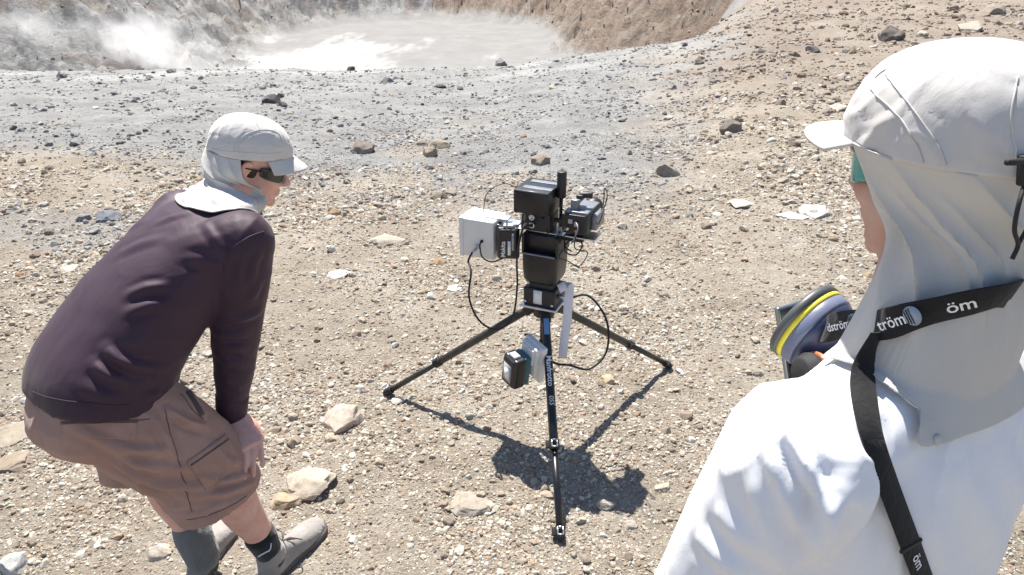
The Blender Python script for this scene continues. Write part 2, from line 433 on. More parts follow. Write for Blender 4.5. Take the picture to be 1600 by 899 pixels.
def build_ground():
    af = np.radians(np.linspace(-47, 47, 640)); ab = np.radians(np.linspace(47, 313, 90))[1:-1]
    A = np.concatenate([af, ab]); n = len(A)
    rr = np.concatenate([np.exp(np.linspace(math.log(.25), math.log(1.3), 14))[:-1], np.exp(np.linspace(math.log(1.3), math.log(9), 330))[:-1],
                         np.exp(np.linspace(math.log(9), math.log(70), 190))[:-1], np.exp(np.linspace(math.log(70), math.log(420), 210))])
    X = rr[:, None] * np.sin(A)[None]; Y = rr[:, None] * np.cos(A)[None]
    Z = terrain(X.ravel(), Y.ravel()); V = np.stack([X.ravel(), Y.ravel(), Z], 1); m = len(rr)
    V = np.vstack([V, [[0, 0, gz(0, 0)]]])
    i = np.arange(m - 1)[:, None]; j = np.arange(n)[None]; k = (j + 1) % n
    Q = np.stack(np.broadcast_arrays(i * n + j, (i + 1) * n + j, (i + 1) * n + k, i * n + k), -1).reshape(-1, 4)
    me = bpy.data.meshes.new('ground')
    tri = np.stack([np.full(n, m * n), np.arange(n), (np.arange(n) + 1) % n], 1)
    nl = Q.size + tri.size
    me.vertices.add(len(V)); me.vertices.foreach_set('co', V.ravel()); me.loops.add(nl)
    me.loops.foreach_set('vertex_index', np.concatenate([Q.ravel(), tri.ravel()]).astype(np.int32))
    me.polygons.add(len(Q) + len(tri))
    me.polygons.foreach_set('loop_start', np.concatenate([np.arange(len(Q)) * 4, Q.size + np.arange(n) * 3]).astype(np.int32))
    me.update(calc_edges=True); me.validate()
    x, y, z = V.T
    dx = x - LCX; dy = y - LCY; u = np.hypot(dx / LA, dy / LB); ang = np.degrees(np.arctan2(dx, -dy))
    far = sstep(55, 80, y)
    g = grey_zone(x, y)
    floor = sstep(LZ + 2.6, LZ + .1, z + .9 * fbm(x / 4, y / 4, 4, 71)) * far
    band = sstep(-3, -1, -np.abs(y - (22 + 4 * fbm(x / 5, y / 5, 2, 72)))) 
    pale = np.clip(.75 * sstep(.0, .5, fbm(x / 4 + 9, y / 3, 4, 73)) * sstep(14, 22, y) * (1 - far) * g, 0, 1)
    white_patch = floor * sstep(-.30, .42, fbm(x / 9, y / 30, 4, 74, .65) + .55 - (np.hypot((x + 34) / 17, (y - 128) / 24)) ** 1.0 * .62)  # whiter patches over part of the crater floor
    brown = far * (1 - floor) * sstep(-25, 25, ang + 22 * fbm(x / 8, y / 8, 3, 75)) 
    rust = far * (1 - floor) * np.maximum(sstep(.05, .4, fbm(ang / 4, u * 2, 3, 76)), .8 * sstep(.0, .3, fbm(ang / 1.1 + u * 2.2, u * .8, 3, 81)) * sstep(0, 20, ang))
    dark = far * (1 - floor) * np.maximum(sstep(.05, .35, fbm(ang / 3.2, u * 1.2, 4, 77, .6)), sstep(.12, .32, fbm(x / 4, y / 4, 4, 79, .6))) * sstep(30, -30, ang)
    sul = far * sstep(.1, .5, fbm(x / 14, y / 14, 2, 78)) * sstep(-40, -70, x)
    for nm, a in (('grey', g), ('floor', floor), ('white_patch', white_patch), ('pale', pale), ('brown', brown), ('rust', rust), ('dark', dark), ('sulphur', sul), ('far', far), ('umber', sstep(7, 15, y) * sstep(.12, .32, x / np.maximum(y, .5)) * (.75 + .5 * fbm(x / 3, y / 3, 3, 80)))):
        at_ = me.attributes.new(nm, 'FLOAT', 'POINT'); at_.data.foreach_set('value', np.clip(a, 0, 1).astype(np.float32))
    t = NT('crater_ground'); pos = t.n('ShaderNodeNewGeometry').outputs['Position']
    def A_(n_): return t.n('ShaderNodeAttribute', attribute_name=n_).outputs['Fac']
    n0 = t.noise(pos, 1.3, 5, .62); n1 = t.noise(pos, 9, 6, .68); n2 = t.noise(pos, 60, 5, .65); n3 = t.noise(pos, .35, 4, .6)
    tan = t.ramp(n0, [(.30, (.29, .242, .19)), (.5, (.38, .333, .272)), (.70, (.46, .42, .36))])
    tan = t.mix(t.ramp(n1, [(.42, (0, 0, 0)), (.72, (.8, .8, .8))]), tan, (.28, .23, .178))
    gry = t.ramp(n0, [(.28, (.215, .212, .208)), (.5, (.29, .287, .28)), (.72, (.36, .356, .345))])
    gry = t.mix(t.ramp(n1, [(.45, (0, 0, 0)), (.75, (.8, .8, .8))]), gry, (.17, .165, .16))
    tan = t.mix(t.math('MULTIPLY', A_('umber'), .9), tan, t.ramp(n1, [(.35, (.19, .155, .13)), (.65, (.275, .228, .195))]))
    c = t.mix(A_('grey'), tan, gry)
    c = t.mix(t.math('MULTIPLY', A_('pale'), .8), c, (.43, .43, .42))
    grit = t.ramp(n2, [(.3, (.62, .6, .57)), (.5, (1, 1, 1)), (.72, (1.0, 1.0, 1.0))])
    c = t.mix(1.0, c, grit, 'MULTIPLY')
    sp = t.vor(pos, 38); dk = t.ramp(sp.outputs['Distance'], [(.08, (.55, .52, .5)), (.22, (1, 1, 1))])
    c = t.mix(t.ramp(t.noise(pos, 4, 3, .6), [(.45, (0, 0, 0)), (.6, (1, 1, 1))]), c, t.mix(1.0, c, dk, 'MULTIPLY'))
    t.l(c, t.b.inputs['Base Color']); t.b.inputs['Roughness'].default_value = .95; t.b.inputs['Specular IOR Level'].default_value = .15
    hh = t.math('ADD', t.math('MULTIPLY', t.noise(pos, 22, 5, .7), .03), t.math('MULTIPLY', t.noise(pos, 150, 4, .75), .011))
    t.l(t.bump(hh, 1.0, 1.15), t.b.inputs['Normal'])
    near = t.m
    # far crater walls and floor
    t = NT('crater_wall_and_floor'); pos = t.n('ShaderNodeNewGeometry').outputs['Position']
    f1 = t.noise(pos, .35, 7, .75); f2 = t.noise(pos, 1.6, 5, .75)
    w1 = t.ramp(f1, [(.3, (.22, .217, .212)), (.5, (.325, .32, .31)), (.72, (.42, .412, .395))])
    w2 = t.ramp(f1, [(.3, (.17, .135, .108)), (.5, (.25, .205, .168)), (.72, (.33, .28, .235))])
    w = t.mix(A_('brown'), w1, w2)
    w = t.mix(t.math('MULTIPLY', A_('rust'), .55), w, (.20, .135, .098))
    w = t.mix(t.math('MULTIPLY', A_('dark'), .62), w, (.095, .095, .10))
    w = t.mix(t.math('MULTIPLY', A_('sulphur'), .45), w, (.36, .335, .25))
    w = t.mix(t.ramp(f2, [(.45, (0, 0, 0)), (.72, (.7, .7, .7))]), w, t.mix(.4, w, (.12, .11, .10)))
    fl = t.ramp(t.noise(pos, .22, 5, .6), [(.3, (.20, .196, .19)), (.7, (.245, .24, .234))])
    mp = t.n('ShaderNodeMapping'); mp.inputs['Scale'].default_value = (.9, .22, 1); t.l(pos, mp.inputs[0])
    fl = t.mix(t.math('MULTIPLY', A_('white_patch'), t.ramp(t.noise(mp.outputs[0], .9, 6, .75), [(.30, (.15, .15, .15)), (.66, (1, 1, 1))])), fl, (.47, .468, .46))
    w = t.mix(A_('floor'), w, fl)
    t.l(w, t.b.inputs['Base Color']); t.b.inputs['Roughness'].default_value = .95; t.b.inputs['Specular IOR Level'].default_value = .15
    t.l(t.bump(t.math('MULTIPLY', t.noise(pos, 1.3, 6, .75), t.math('SUBTRACT', 1.0, t.math('MULTIPLY', A_('floor'), .96))), .8, .9), t.b.inputs['Normal'])
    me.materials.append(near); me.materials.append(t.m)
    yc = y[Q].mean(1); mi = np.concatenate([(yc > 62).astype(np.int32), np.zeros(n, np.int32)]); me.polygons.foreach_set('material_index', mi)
    o = link_mesh('ground', me, None, None, True); tag(o, kind='structure'); return o
ground = build_ground()
bpy.context.view_layer.update()

# ------------------------------------------------------------------ stones
def rock_vf(seed, sub, flat=.75, cuts=16, rough=.10):
    rg = np.random.default_rng(seed); bm = bmesh.new(); bmesh.ops.create_icosphere(bm, subdivisions=sub, radius=1.0)
    V = np.array([v.co[:] for v in bm.verts]); F = [tuple(v.index for v in f.verts) for f in bm.faces]; bm.free()
    V = V * (1 + .25 * nz(V, .9, seed * 3.1))[:, None]
    for k in range(cuts):
        d = unit(rg.normal(size=3)); h = rg.uniform(.50, .90); s = V @ d
        V = V - np.maximum(s - h, 0)[:, None] * d * .97
    if sub > 2: V = V * (1 + rough * .60 * nz(V, 2.6, seed + 7.0) + rough * .32 * nz(V, 7, seed + 3.0) + rough * .07 * nz(V, 17, seed + 9.0))[:, None]
    V = V * np.array([1, rg.uniform(.7, .95), flat * rg.uniform(.8, 1.1)])
    V /= np.abs(V[:, 0]).max()
    return V, F

def stone_mat(name, use_inst):
    t = NT(name); tc = t.n('ShaderNodeTexCoord').outputs['Object']; pos = t.n('ShaderNodeNewGeometry').outputs['Position']
    if use_inst:
        a = t.n('ShaderNodeAttribute', attribute_name='tint'); a.attribute_type = 'INSTANCER'; base = a.outputs['Color']
    else:
        base = t.n('ShaderNodeObjectInfo').outputs['Color']
    f = t.noise(pos, 45, 6, .7)
    c = t.mix(1.0, base, t.ramp(f, [(.28, (.62, .58, .54)), (.5, (.95, .95, .95)), (.75, (1.0, 1.0, 1.0))]), 'MULTIPLY')
    if not use_inst:
        c = t.mix(t.ramp(t.noise(pos, 9, 5, .65), [(.5, (0, 0, 0)), (.72, (.55, .55, .55))]), c, t.mix(.6, c, (.46, .41, .34)))
    t.l(c, t.b.inputs['Base Color']); t.b.inputs['Roughness'].default_value = .93; t.b.inputs['Specular IOR Level'].default_value = .2
    b = t.bump(f, .55, .006)
    if not use_inst: b = t.bump(t.noise(pos, 160, 4, .65), .5, .003, b)
    t.l(b, t.b.inputs['Normal']); return t.m

STONE = stone_mat('loose_stone', False); GRAVEL = stone_mat('gravel_stone', True)

def build_gravel():
    col = bpy.data.collections.new('gravel_shapes')
    for k in range(9):
        o = bpy.data.objects.new('gravel_shape', mesh('gravel_shape', *rock_vf(100 + k, 2 if k < 4 else 1, .8, 12))); o.data.materials.append(GRAVEL); col.objects.link(o)
    rg = np.random.default_rng(11); P = []; S = []
    def cls(n, r0, r1, med, pw, sig, a=44, clump=.5):
        r = np.exp(rg.uniform(math.log(r0), math.log(r1), n * 2)); w = np.radians(rg.uniform(-a, a, n * 2))
        x = r * np.sin(w); y = r * np.cos(w)
        den = np.clip(.42 + clump * 2.2 * fbm(x / 1.1, y / 1.1, 3, 91) + clump * .8 * gnoise(x / .3, y / .3, 92), .05, 1)
        keep = rg.uniform(size=n * 2) < den * (1 - .35 * grey_zone(x, y)); x = x[keep][:n]; y = y[keep][:n]; r = r[keep][:n]
        P.append(np.stack([x, y], 1)); S.append(np.minimum(med * (r / 2.5) ** pw * np.exp(rg.normal(0, sig, len(x))), .006 * r + .012))
    cls(175000, 1.35, 9, .0042, .62, .45, clump=.2)
    cls(44000, 1.35, 13, .0068, .50, .45, clump=.75)
    cls(6000, 1.4, 22, .0108, .50, .42, clump=.9)
    cls(52000, 5.5, 34, .0080, .55, .60, clump=.5)
    cls(900, 1.5, 30, .019, .50, .35, clump=.9)
    r = np.exp(rg.uniform(math.log(80), math.log(185), 7000)); w = np.radians(rg.uniform(-42, 22, 7000)); x, y = r * np.sin(w), r * np.cos(w)
    k = np.hypot((x - LCX) / LA, (y - LCY) / LB) > 1.08; P.append(np.stack([x, y], 1)[k]); S.append((.10 * np.exp(rg.normal(0, .6, 7000)))[k])
    P = np.vstack(P); S = np.concatenate(S); n = len(P); x, y = P.T
    S = S * (1 - .22 * grey_zone(x, y) * (y < 60))
    z = terrain(x, y)
    me = bpy.data.meshes.new('gravel'); me.vertices.add(n)
    me.vertices.foreach_set('co', np.stack([x, y, z + S * rg.uniform(-.25, .25, n)], 1).ravel())
    g = grey_zone(x, y); tanp = np.array([(0.407, 0.348, 0.277), (0.463, 0.412, 0.336), (0.362, 0.307, 0.242), (0.328, 0.278, 0.224), (0.497, 0.464, 0.395), (0.316, 0.238, 0.171), (0.237, 0.197, 0.159), (0.407, 0.377, 0.33), (0.565, 0.545, 0.484), (0.282, 0.22, 0.171)])
    gryp = np.array([(0.308, 0.305, 0.3), (0.353, 0.35, 0.339), (0.251, 0.249, 0.244), (0.194, 0.189, 0.184), (0.399, 0.39, 0.375), (0.131, 0.124, 0.12), (0.296, 0.271, 0.25), (0.331, 0.311, 0.289)])
    c1 = tanp[rg.integers(0, len(tanp), n)]; c2 = gryp[rg.integers(0, len(gryp), n)]
    m = (rg.uniform(size=n) < g * .9)[:, None]; c = np.where(m, c2, c1) * rg.uniform(.85, 1.12, n)[:, None]
    um = sstep(7, 15, y) * sstep(.12, .32, x / np.maximum(y, .5)); c = c * (1 - um[:, None] * np.array([.24, .29, .32]))
    sc = S[:, None] * np.stack([np.ones(n), rg.uniform(.7, 1.1, n), rg.uniform(.55, 1.0, n)], 1)
    rot = np.stack([rg.normal(0, .35, n), rg.normal(0, .35, n), rg.uniform(0, 6.28, n)], 1)
    idx = np.where(S > .011, rg.integers(0, 4, n), rg.integers(4, 9, n))
    for nm, ty, dat in (('scl', 'FLOAT_VECTOR', sc), ('rot', 'FLOAT_VECTOR', rot)):
        q = me.attributes.new(nm, ty, 'POINT'); q.data.foreach_set('vector', dat.astype(np.float32).ravel())
    q = me.attributes.new('idx', 'INT', 'POINT'); q.data.foreach_set('value', idx.astype(np.int32))
    q = me.attributes.new('tint', 'FLOAT_COLOR', 'POINT'); q.data.foreach_set('color', np.hstack([c, np.ones((n, 1))]).astype(np.float32).ravel())
    o = bpy.data.objects.new('gravel', me); COL.objects.link(o); me.materials.append(GRAVEL)
    ng = bpy.data.node_groups.new('scatter_gravel', 'GeometryNodeTree')
    ng.interface.new_socket('Geometry', in_out='INPUT', socket_type='NodeSocketGeometry'); ng.interface.new_socket('Geometry', in_out='OUTPUT', socket_type='NodeSocketGeometry')
    N = ng.nodes; L = ng.links
    gi = N.new('NodeGroupInput'); go = N.new('NodeGroupOutput'); ip = N.new('GeometryNodeInstanceOnPoints'); ci = N.new('GeometryNodeCollectionInfo')
    ci.inputs['Collection'].default_value = col; ci.inputs['Separate Children'].default_value = True; ci.inputs['Reset Children'].default_value = True
    def na(nm, ty): q = N.new('GeometryNodeInputNamedAttribute'); q.data_type = ty; q.inputs[0].default_value = nm; return q.outputs[0]
    L.new(gi.outputs[0], ip.inputs['Points']); L.new(ci.outputs[0], ip.inputs['Instance']); ip.inputs['Pick Instance'].default_value = True
    L.new(na('idx', 'INT'), ip.inputs['Instance Index']); L.new(na('rot', 'FLOAT_VECTOR'), ip.inputs['Rotation']); L.new(na('scl', 'FLOAT_VECTOR'), ip.inputs['Scale'])
    L.new(ip.outputs[0], go.inputs[0])
    md = o.modifiers.new('scatter', 'NODES'); md.node_group = ng
    tag(o, 'loose tan and grey volcanic gravel strewn over the crater ground', 'gravel', kind='stuff')
build_gravel()

ROCKS = [mesh('stone', *rock_vf(300 + k, 4, .66, 26, .15)) for k in range(10)]
SLABS = [mesh('stone', *rock_vf(330 + k, 4, .36, 20, .18)) for k in range(5)]
for m_ in ROCKS + SLABS:
    m_.materials.append(STONE); m_.set_sharp_from_angle(angle=R(30)); m_.polygons.foreach_set('use_smooth', [True] * len(m_.polygons))
def stone(name, me, px, py, w, col, label, cat='stone', group=None, tall=1.0, yaw=None, sink=.44, tilt=.12, long=1.0, rg=random.Random(3)):
    x, y, z = hit(px, py); d = y * math.cos(CAM_PITCH) + (CAM_H - z) * math.sin(CAM_PITCH); s = w * .5 * d / CAM_F
    o = bpy.data.objects.new(name, me); COL.objects.link(o)
    o.scale = (s * long, s, s * tall); h = s * tall * (me.vertices and max(v.co.z for v in me.vertices))
    o.location = (x, y + s * .4, z + h * (1 - 2 * sink) * .5); o.rotation_euler = (rg.uniform(-tilt, tilt), rg.uniform(-tilt, tilt), rg.uniform(0, 6.28) if yaw is None else yaw)
    o.color = (*col, 1)
    for p in me.polygons[:0]: pass
    tag(o, label, cat, group); return o
TAN = (.36, .295, .225); PALE = (.46, .41, .345); BRN = (.20, .16, .125); DRK = (.085, .08, .08); GRY = (.22, .22, .225); BLU = (.16, .17, .195); WHT = (.60, .58, .545); ORG = (.34, .22, .13); PNK = (.45, .375, .315)
named = [
 (R_, px, py, w, c, l) for R_, px, py, w, c, l in [
 (1, 605, 130, 19, BLU, 'round blue grey boulder alone below the pale crater floor'),
 (2, 686, 138, 15, DRK, 'small dark angular rock right of the blue grey boulder'),
 (3, 424, 162, 22, DRK, 'larger black lump of the dark pair above the dark shirted man'),
 (4, 441, 166, 14, DRK, 'smaller black lump of the dark pair above the dark shirted man'),
 (5, 568, 240, 30, (0.257, 0.218, 0.179), 'broad brown grey rock right of the dark sunglasses, on the grey slope'),
 (6, 690, 232, 36, (0.289, 0.234, 0.179), 'largest brown lump of the clod heap above the white box'),
 (7, 660, 228, 24, (0.273, 0.226, 0.179), 'left lump of the brown clod heap above the white box'),
 (8, 672, 244, 22, (0.312, 0.257, 0.195), 'front lump of the brown clod heap above the white box'),
 (9, 115, 228, 20, GRY, 'dark grey rock standing alone on the left grey slope'),
 (0, 1048, 275, 34, (0.242, 0.207, 0.183), 'large brown grey rock right of the black handled camera'),
 (1, 686, 312, 24, BRN, 'dark brown block left of the tripod instruments'),
 (2, 703, 304, 22, (0.265, 0.226, 0.187), 'leaning brown block behind the dark brown one'),
 (3, 846, 258, 24, (0.257, 0.211, 0.172), 'brown rock just above the black instrument box'),
 (4, 1271, 82, 19, DRK, 'small square dark brown rock on the right slope'),
 (5, 1397, 64, 32, (0.133, 0.113, 0.101), 'dark pointed rock above the white cap on the right'),
 (6, 1190, 112, 17, BRN, 'small brown rock midway up the right slope'),
 (7, 1298, 178, 22, (0.195, 0.168, 0.14), 'brown rock beside a pale one, left of the white cap'),
 (8, 1145, 208, 32, (0.187, 0.16, 0.14), 'flat dark brown rock left of the visor tip'),
 (9, 1243, 228, 19, (0.234, 0.203, 0.172), 'small grey brown rock just left of the visor tip'),
 (0, 520, 338, 20, (0.281, 0.195, 0.125), 'rusty brown rock right of the man\'s chin'),
 (1, 684, 413, 24, ORG, 'orange brown stone left of the white electronics box'),
 (2, 478, 390, 24, TAN, 'tan stone by the dark sleeve\'s shoulder'),
 (3, 950, 600, 24, (0.39, 0.312, 0.211), 'orange tan stone right of the hanging battery'),
 (4, 1038, 768, 26, (0.437, 0.39, 0.296), 'yellowish cream stone right of the tripod\'s shadow'),
 (5, 460, 695, 26, (0.312, 0.257, 0.195), 'tan stone left of the pale pinkish rock'),
 (6, 808, 640, 20, TAN, 'tan stone below the hanging battery'),
 (7, 165, 345, 44, BLU, 'blue grey boulder behind the man\'s back'),
 (8, 128, 346, 18, (0.218, 0.211, 0.211), 'dark grey stone left of the blue grey boulder behind the back'),
 (9, 88, 384, 20, (0.234, 0.23, 0.203), 'olive grey stone at the left, above the purple shirt'),
 (0, 28, 432, 16, ORG, 'small orange stone near the left frame edge'),
 (1, 243, 872, 44, PALE, 'pale stone left of the man\'s far shoe'),
 (4, 548, 111, 14, DRK, 'dark rock at the near brink of the pale crater floor'),
 (5, 783, 103, 17, GRY, 'grey rock at the right brink of the pale crater floor'),
 (6, 1560, 22, 44, (0.281, 0.234, 0.195), 'brown block in the top right corner'),
 (7, 1440, 72, 26, (0.343, 0.296, 0.242), 'tan rock just above the white cap on the right'),
 (8, 18, 893, 52, (0.429, 0.425, 0.413), 'pale grey rounded stone in the bottom left corner'),
 (9, 945, 795, 36, (0.367, 0.335, 0.289), 'largest stone lying inside the instruments\' shadow'),
 (0, 910, 818, 24, (0.343, 0.312, 0.265), 'stone in the instruments\' shadow by the front tripod foot'),
 (1, 985, 825, 26, PALE, 'pale stone in the right lobe of the instruments\' shadow'),
 (2, 855, 778, 24, TAN, 'tan stone left of the front tripod leg in the shadow'),
 ]]
for k, px, py, w, c, l in named: stone('stone', ROCKS[k], px, py, w * (1.3 if py < 350 else 1.0), c, l, sink=.36 if py < 350 else .44)
slabs = [
 (0, 598, 382, 62, (0.437, 0.382, 0.32), 'pale flat slab between the dark sleeve and the white box', 1.0),
 (1, 535, 668, 74, PNK, 'pale pinkish flat rock below the left tripod foot', 1.1),
 (2, 485, 765, 92, (0.452, 0.39, 0.312), 'upper lobe of the big cream rock above the lit shoe', 1.3),
 (3, 445, 795, 70, (0.359, 0.281, 0.195), 'lower brown lobe of the big cream rock above the lit shoe', 1.3),
 (4, 1165, 323, 44, (0.484, 0.437, 0.374), 'pale flat stone between the camera and the white cap', .8),
 (0, 1238, 342, 52, WHT, 'whitest flat stone left of the man\'s cheek', .7),
 (1, 1278, 338, 62, (0.468, 0.437, 0.39), 'broad pale stone touching the whitest flat stone', .6),
 (2, 530, 432, 42, WHT, 'small white slab right of the dark sleeve', .8),
 (3, 740, 805, 96, (0.32, 0.281, 0.234), 'low brown crust ledge left of the instruments\' shadow', .8),
 (4, 1320, 172, 38, PALE, 'pale flat rock left of the white cap', 1.2),
 (0, 105, 424, 46, (0.452, 0.406, 0.343), 'pale flat stone left of the purple shirt', .7),
 (1, 1522, 50, 50, (0.39, 0.343, 0.289), 'pale slab above the white cap in the top right', 1.0),
 (2, 712, 452, 30, WHT, 'small whitish slab below the white box', .7),
 (3, 362, 655, 10, TAN, 'thin tan slab', .7),
 (4, 20, 690, 90, (.30, .255, .20), 'broad tan slab at the left frame edge', .4),
 (1, 12, 735, 74, (.26, .21, .16), 'brown half buried slab below the broad tan one at the left edge', .5)]
for k, px, py, w, c, l, th in slabs:
    if l == 'thin tan slab': continue
    stone('stone', SLABS[k], px, py, w, c, l, tall=th, yaw=.5 * math.sin(px), tilt=.08, sink=.36)

rg_ = random.Random(21)
cnt = 0; used = []
while cnt < 230:
    px = rg_.uniform(4, 1596); py = 60 + 839 * rg_.random() ** 1.25
    if any(abs(px - a) < 22 and abs(py - b) < 14 for a, b in used): continue
    x, y, z = hit(px, py)
    if y > 34 or (py < 100 and px < 1000): continue
    g = float(grey_zone(np.array([x]), np.array([y]))[0])
    if px < 420 and py > 300 and px > 60 and py < 760: continue
    if px > 1340 or (px > 1060 and py > 620): continue
    w = rg_.uniform(9.5, 14) * (1.35 if rg_.random() < .15 else 1); used.append((px, py)); cnt += 1
    if g > .55 or y > 10:
        c, cn = rg_.choice([(GRY, 'grey'), ((0.187, 0.187, 0.191), 'grey'), ((0.281, 0.277, 0.273), 'light grey'), ((0.133, 0.129, 0.129), 'dark grey'), ((0.234, 0.215, 0.195), 'brownish grey'), ((0.203, 0.172, 0.144), 'brown')])
        where = 'on the right hand slope' if px > 950 else 'on the grey slope above the tripod' if px > 520 else 'on the grey slope at the left'; gr = 'small stones on the far slope'
    else:
        c, cn = rg_.choice([(TAN, 'tan'), ((0.39, 0.343, 0.273), 'tan'), ((0.312, 0.257, 0.195), 'light brown'), ((0.242, 0.195, 0.152), 'brown'), ((0.429, 0.39, 0.328), 'cream'), ((0.343, 0.296, 0.242), 'tan'), ((0.468, 0.437, 0.382), 'cream')])
        where = ('on the gravel beyond the tripod' if py < 440 else 'on the gravel in front of the tripod' if py > 640 else 'on the gravel round the tripod') if 520 < px < 1000 else 'on the gravel between the tripod and the white shirt' if px >= 1000 else 'on the gravel beside the bending man'; gr = 'small stones on the near gravel'
    f_ = rg_.uniform(.9, 1.1)
    stone('small_stone', rg_.choice(ROCKS if rg_.random() < .7 else SLABS), px, py, w, tuple(v * f_ for v in c), 'small ' + cn + ' stone lying ' + where, 'stone', gr, rg=rg_, tilt=.4, sink=.3)

# steam from the fumaroles on the left crater slope
def steam(name, c, size, label, seed, dens):
    bm = bmesh.new(); bmesh.ops.create_icosphere(bm, subdivisions=4, radius=1.0)
    me = bpy.data.meshes.new(name); bm.to_mesh(me); bm.free()
    t = NT(name); t.t.nodes.remove(t.b)
    pv = t.n('ShaderNodeVolumePrincipled'); pv.inputs['Color'].default_value = (1, 1, 1, 1); pv.inputs['Anisotropy'].default_value = .45
    tc = t.n('ShaderNodeTexCoord').outputs['Object']
    ln = t.n('ShaderNodeVectorMath'); ln.operation = 'LENGTH'; t.l(tc, ln.inputs[0])
    fall = t.math('SUBTRACT', 1.0, ln.outputs['Value'], True)
    mp = t.n('ShaderNodeMapping'); mp.inputs['Location'].default_value = (seed, seed, 0); mp.inputs['Scale'].default_value = (1.3, 1.0, .7); t.l(tc, mp.inputs[0])
    nn = t.ramp(t.noise(mp.outputs[0], 1.9, 5, .62, .8), [(.40, (0, 0, 0)), (.66, (1, 1, 1))])
    d = t.math('MULTIPLY', t.math('MULTIPLY', t.math('POWER', fall, 1.3), nn), dens); t.l(d, pv.inputs['Density'])
    t.l(pv.outputs[0], t.out.inputs['Volume'])
    o = link_mesh(name, me, t.m); o.location = c; o.scale = size; tag(o, label, 'steam', kind='stuff')

hx, hy, hz = hit(235, 98)
steam('fumarole_steam', (hx + 1, hy - 3, hz + 2.2), (12.0, 5.0, 7.0), 'white steam cloud drifting from the fumarole on the left crater slope', 3.0, .75)
hx, hy, hz = hit(50, 50)
steam('fumarole_steam', (hx, hy - 2, hz + .6), (8.0, 4.0, 2.6), 'thin white steam wisp near the top left corner', 8.0, .45)
# ------------------------------------------------------------------ tripod and its instruments
BLK = plain('black_anodised', (.010, .0105, .013), .36, .0, (400, .1), .2, 60)
BLK2 = plain('matt_black_metal', (.013, .0135, .016), .5, .0, (300, .2), .25, 40)
RUB = plain('black_rubber', (.016, .016, .017), .75, 0, (200, .3), .2, 60)
TUBE = plain('dusty_leg_tube', (.045, .042, .038), .42, .3, (200, .1), .35, 25)
ALU = plain('brushed_aluminium', (.62, .63, .65), .35, 1.0, (300, .1), .1, 50)
GPL = plain('pale_grey_enclosure_plastic', (.66, .665, .66), .5, 0, (500, .08), .05, 20)
TEAL = plain('teal_tool_plastic', (.02, .11, .14), .45, 0, (400, .1), .15, 40)
WPRINT = plain('white_print', (.75, .76, .78), .6, 0, (0, 0), .08, 80)
GPRINT = plain('grey_label_film', (.33, .335, .35), .55, 0, (0, 0), .12, 120)
BLUEL = plain('blue_leg_badge', (.13, .26, .47), .35, 0, (0, 0), .08, 60)
WEB = cloth('white_webbing', (.70, .69, .74), None, .9, 1200, (20, .2), .1, .08)
GRN = plain('dark_green_grey_paint', (.03, .045, .040), .45, 0, (300, .1), .2, 40)
SILV = plain('silver_grey_paint', (.20, .21, .23), .4, .3, (300, .1), .12, 40)
REDK = plain('red_button', (.55, .03, .04), .4)
GLASSB = plain('dark_lens_glass', (.01, .012, .016), .08, 0, (0, 0), 0, 10, coat=1.0)

AX = V3(.134, 2.72, 0)
YAW = R(-24.0); cy_, sy_ = math.cos(YAW), math.sin(YAW)
U = V3(cy_, sy_, 0); W_ = V3(-sy_, cy_, 0); ZU = V3(0, 0, 1); M3 = np.stack([U, W_, ZU], 1)
def L(u, v, z): return AX + U * u + W_ * v + ZU * z            # instrument frame: u right, v away, z above the ground

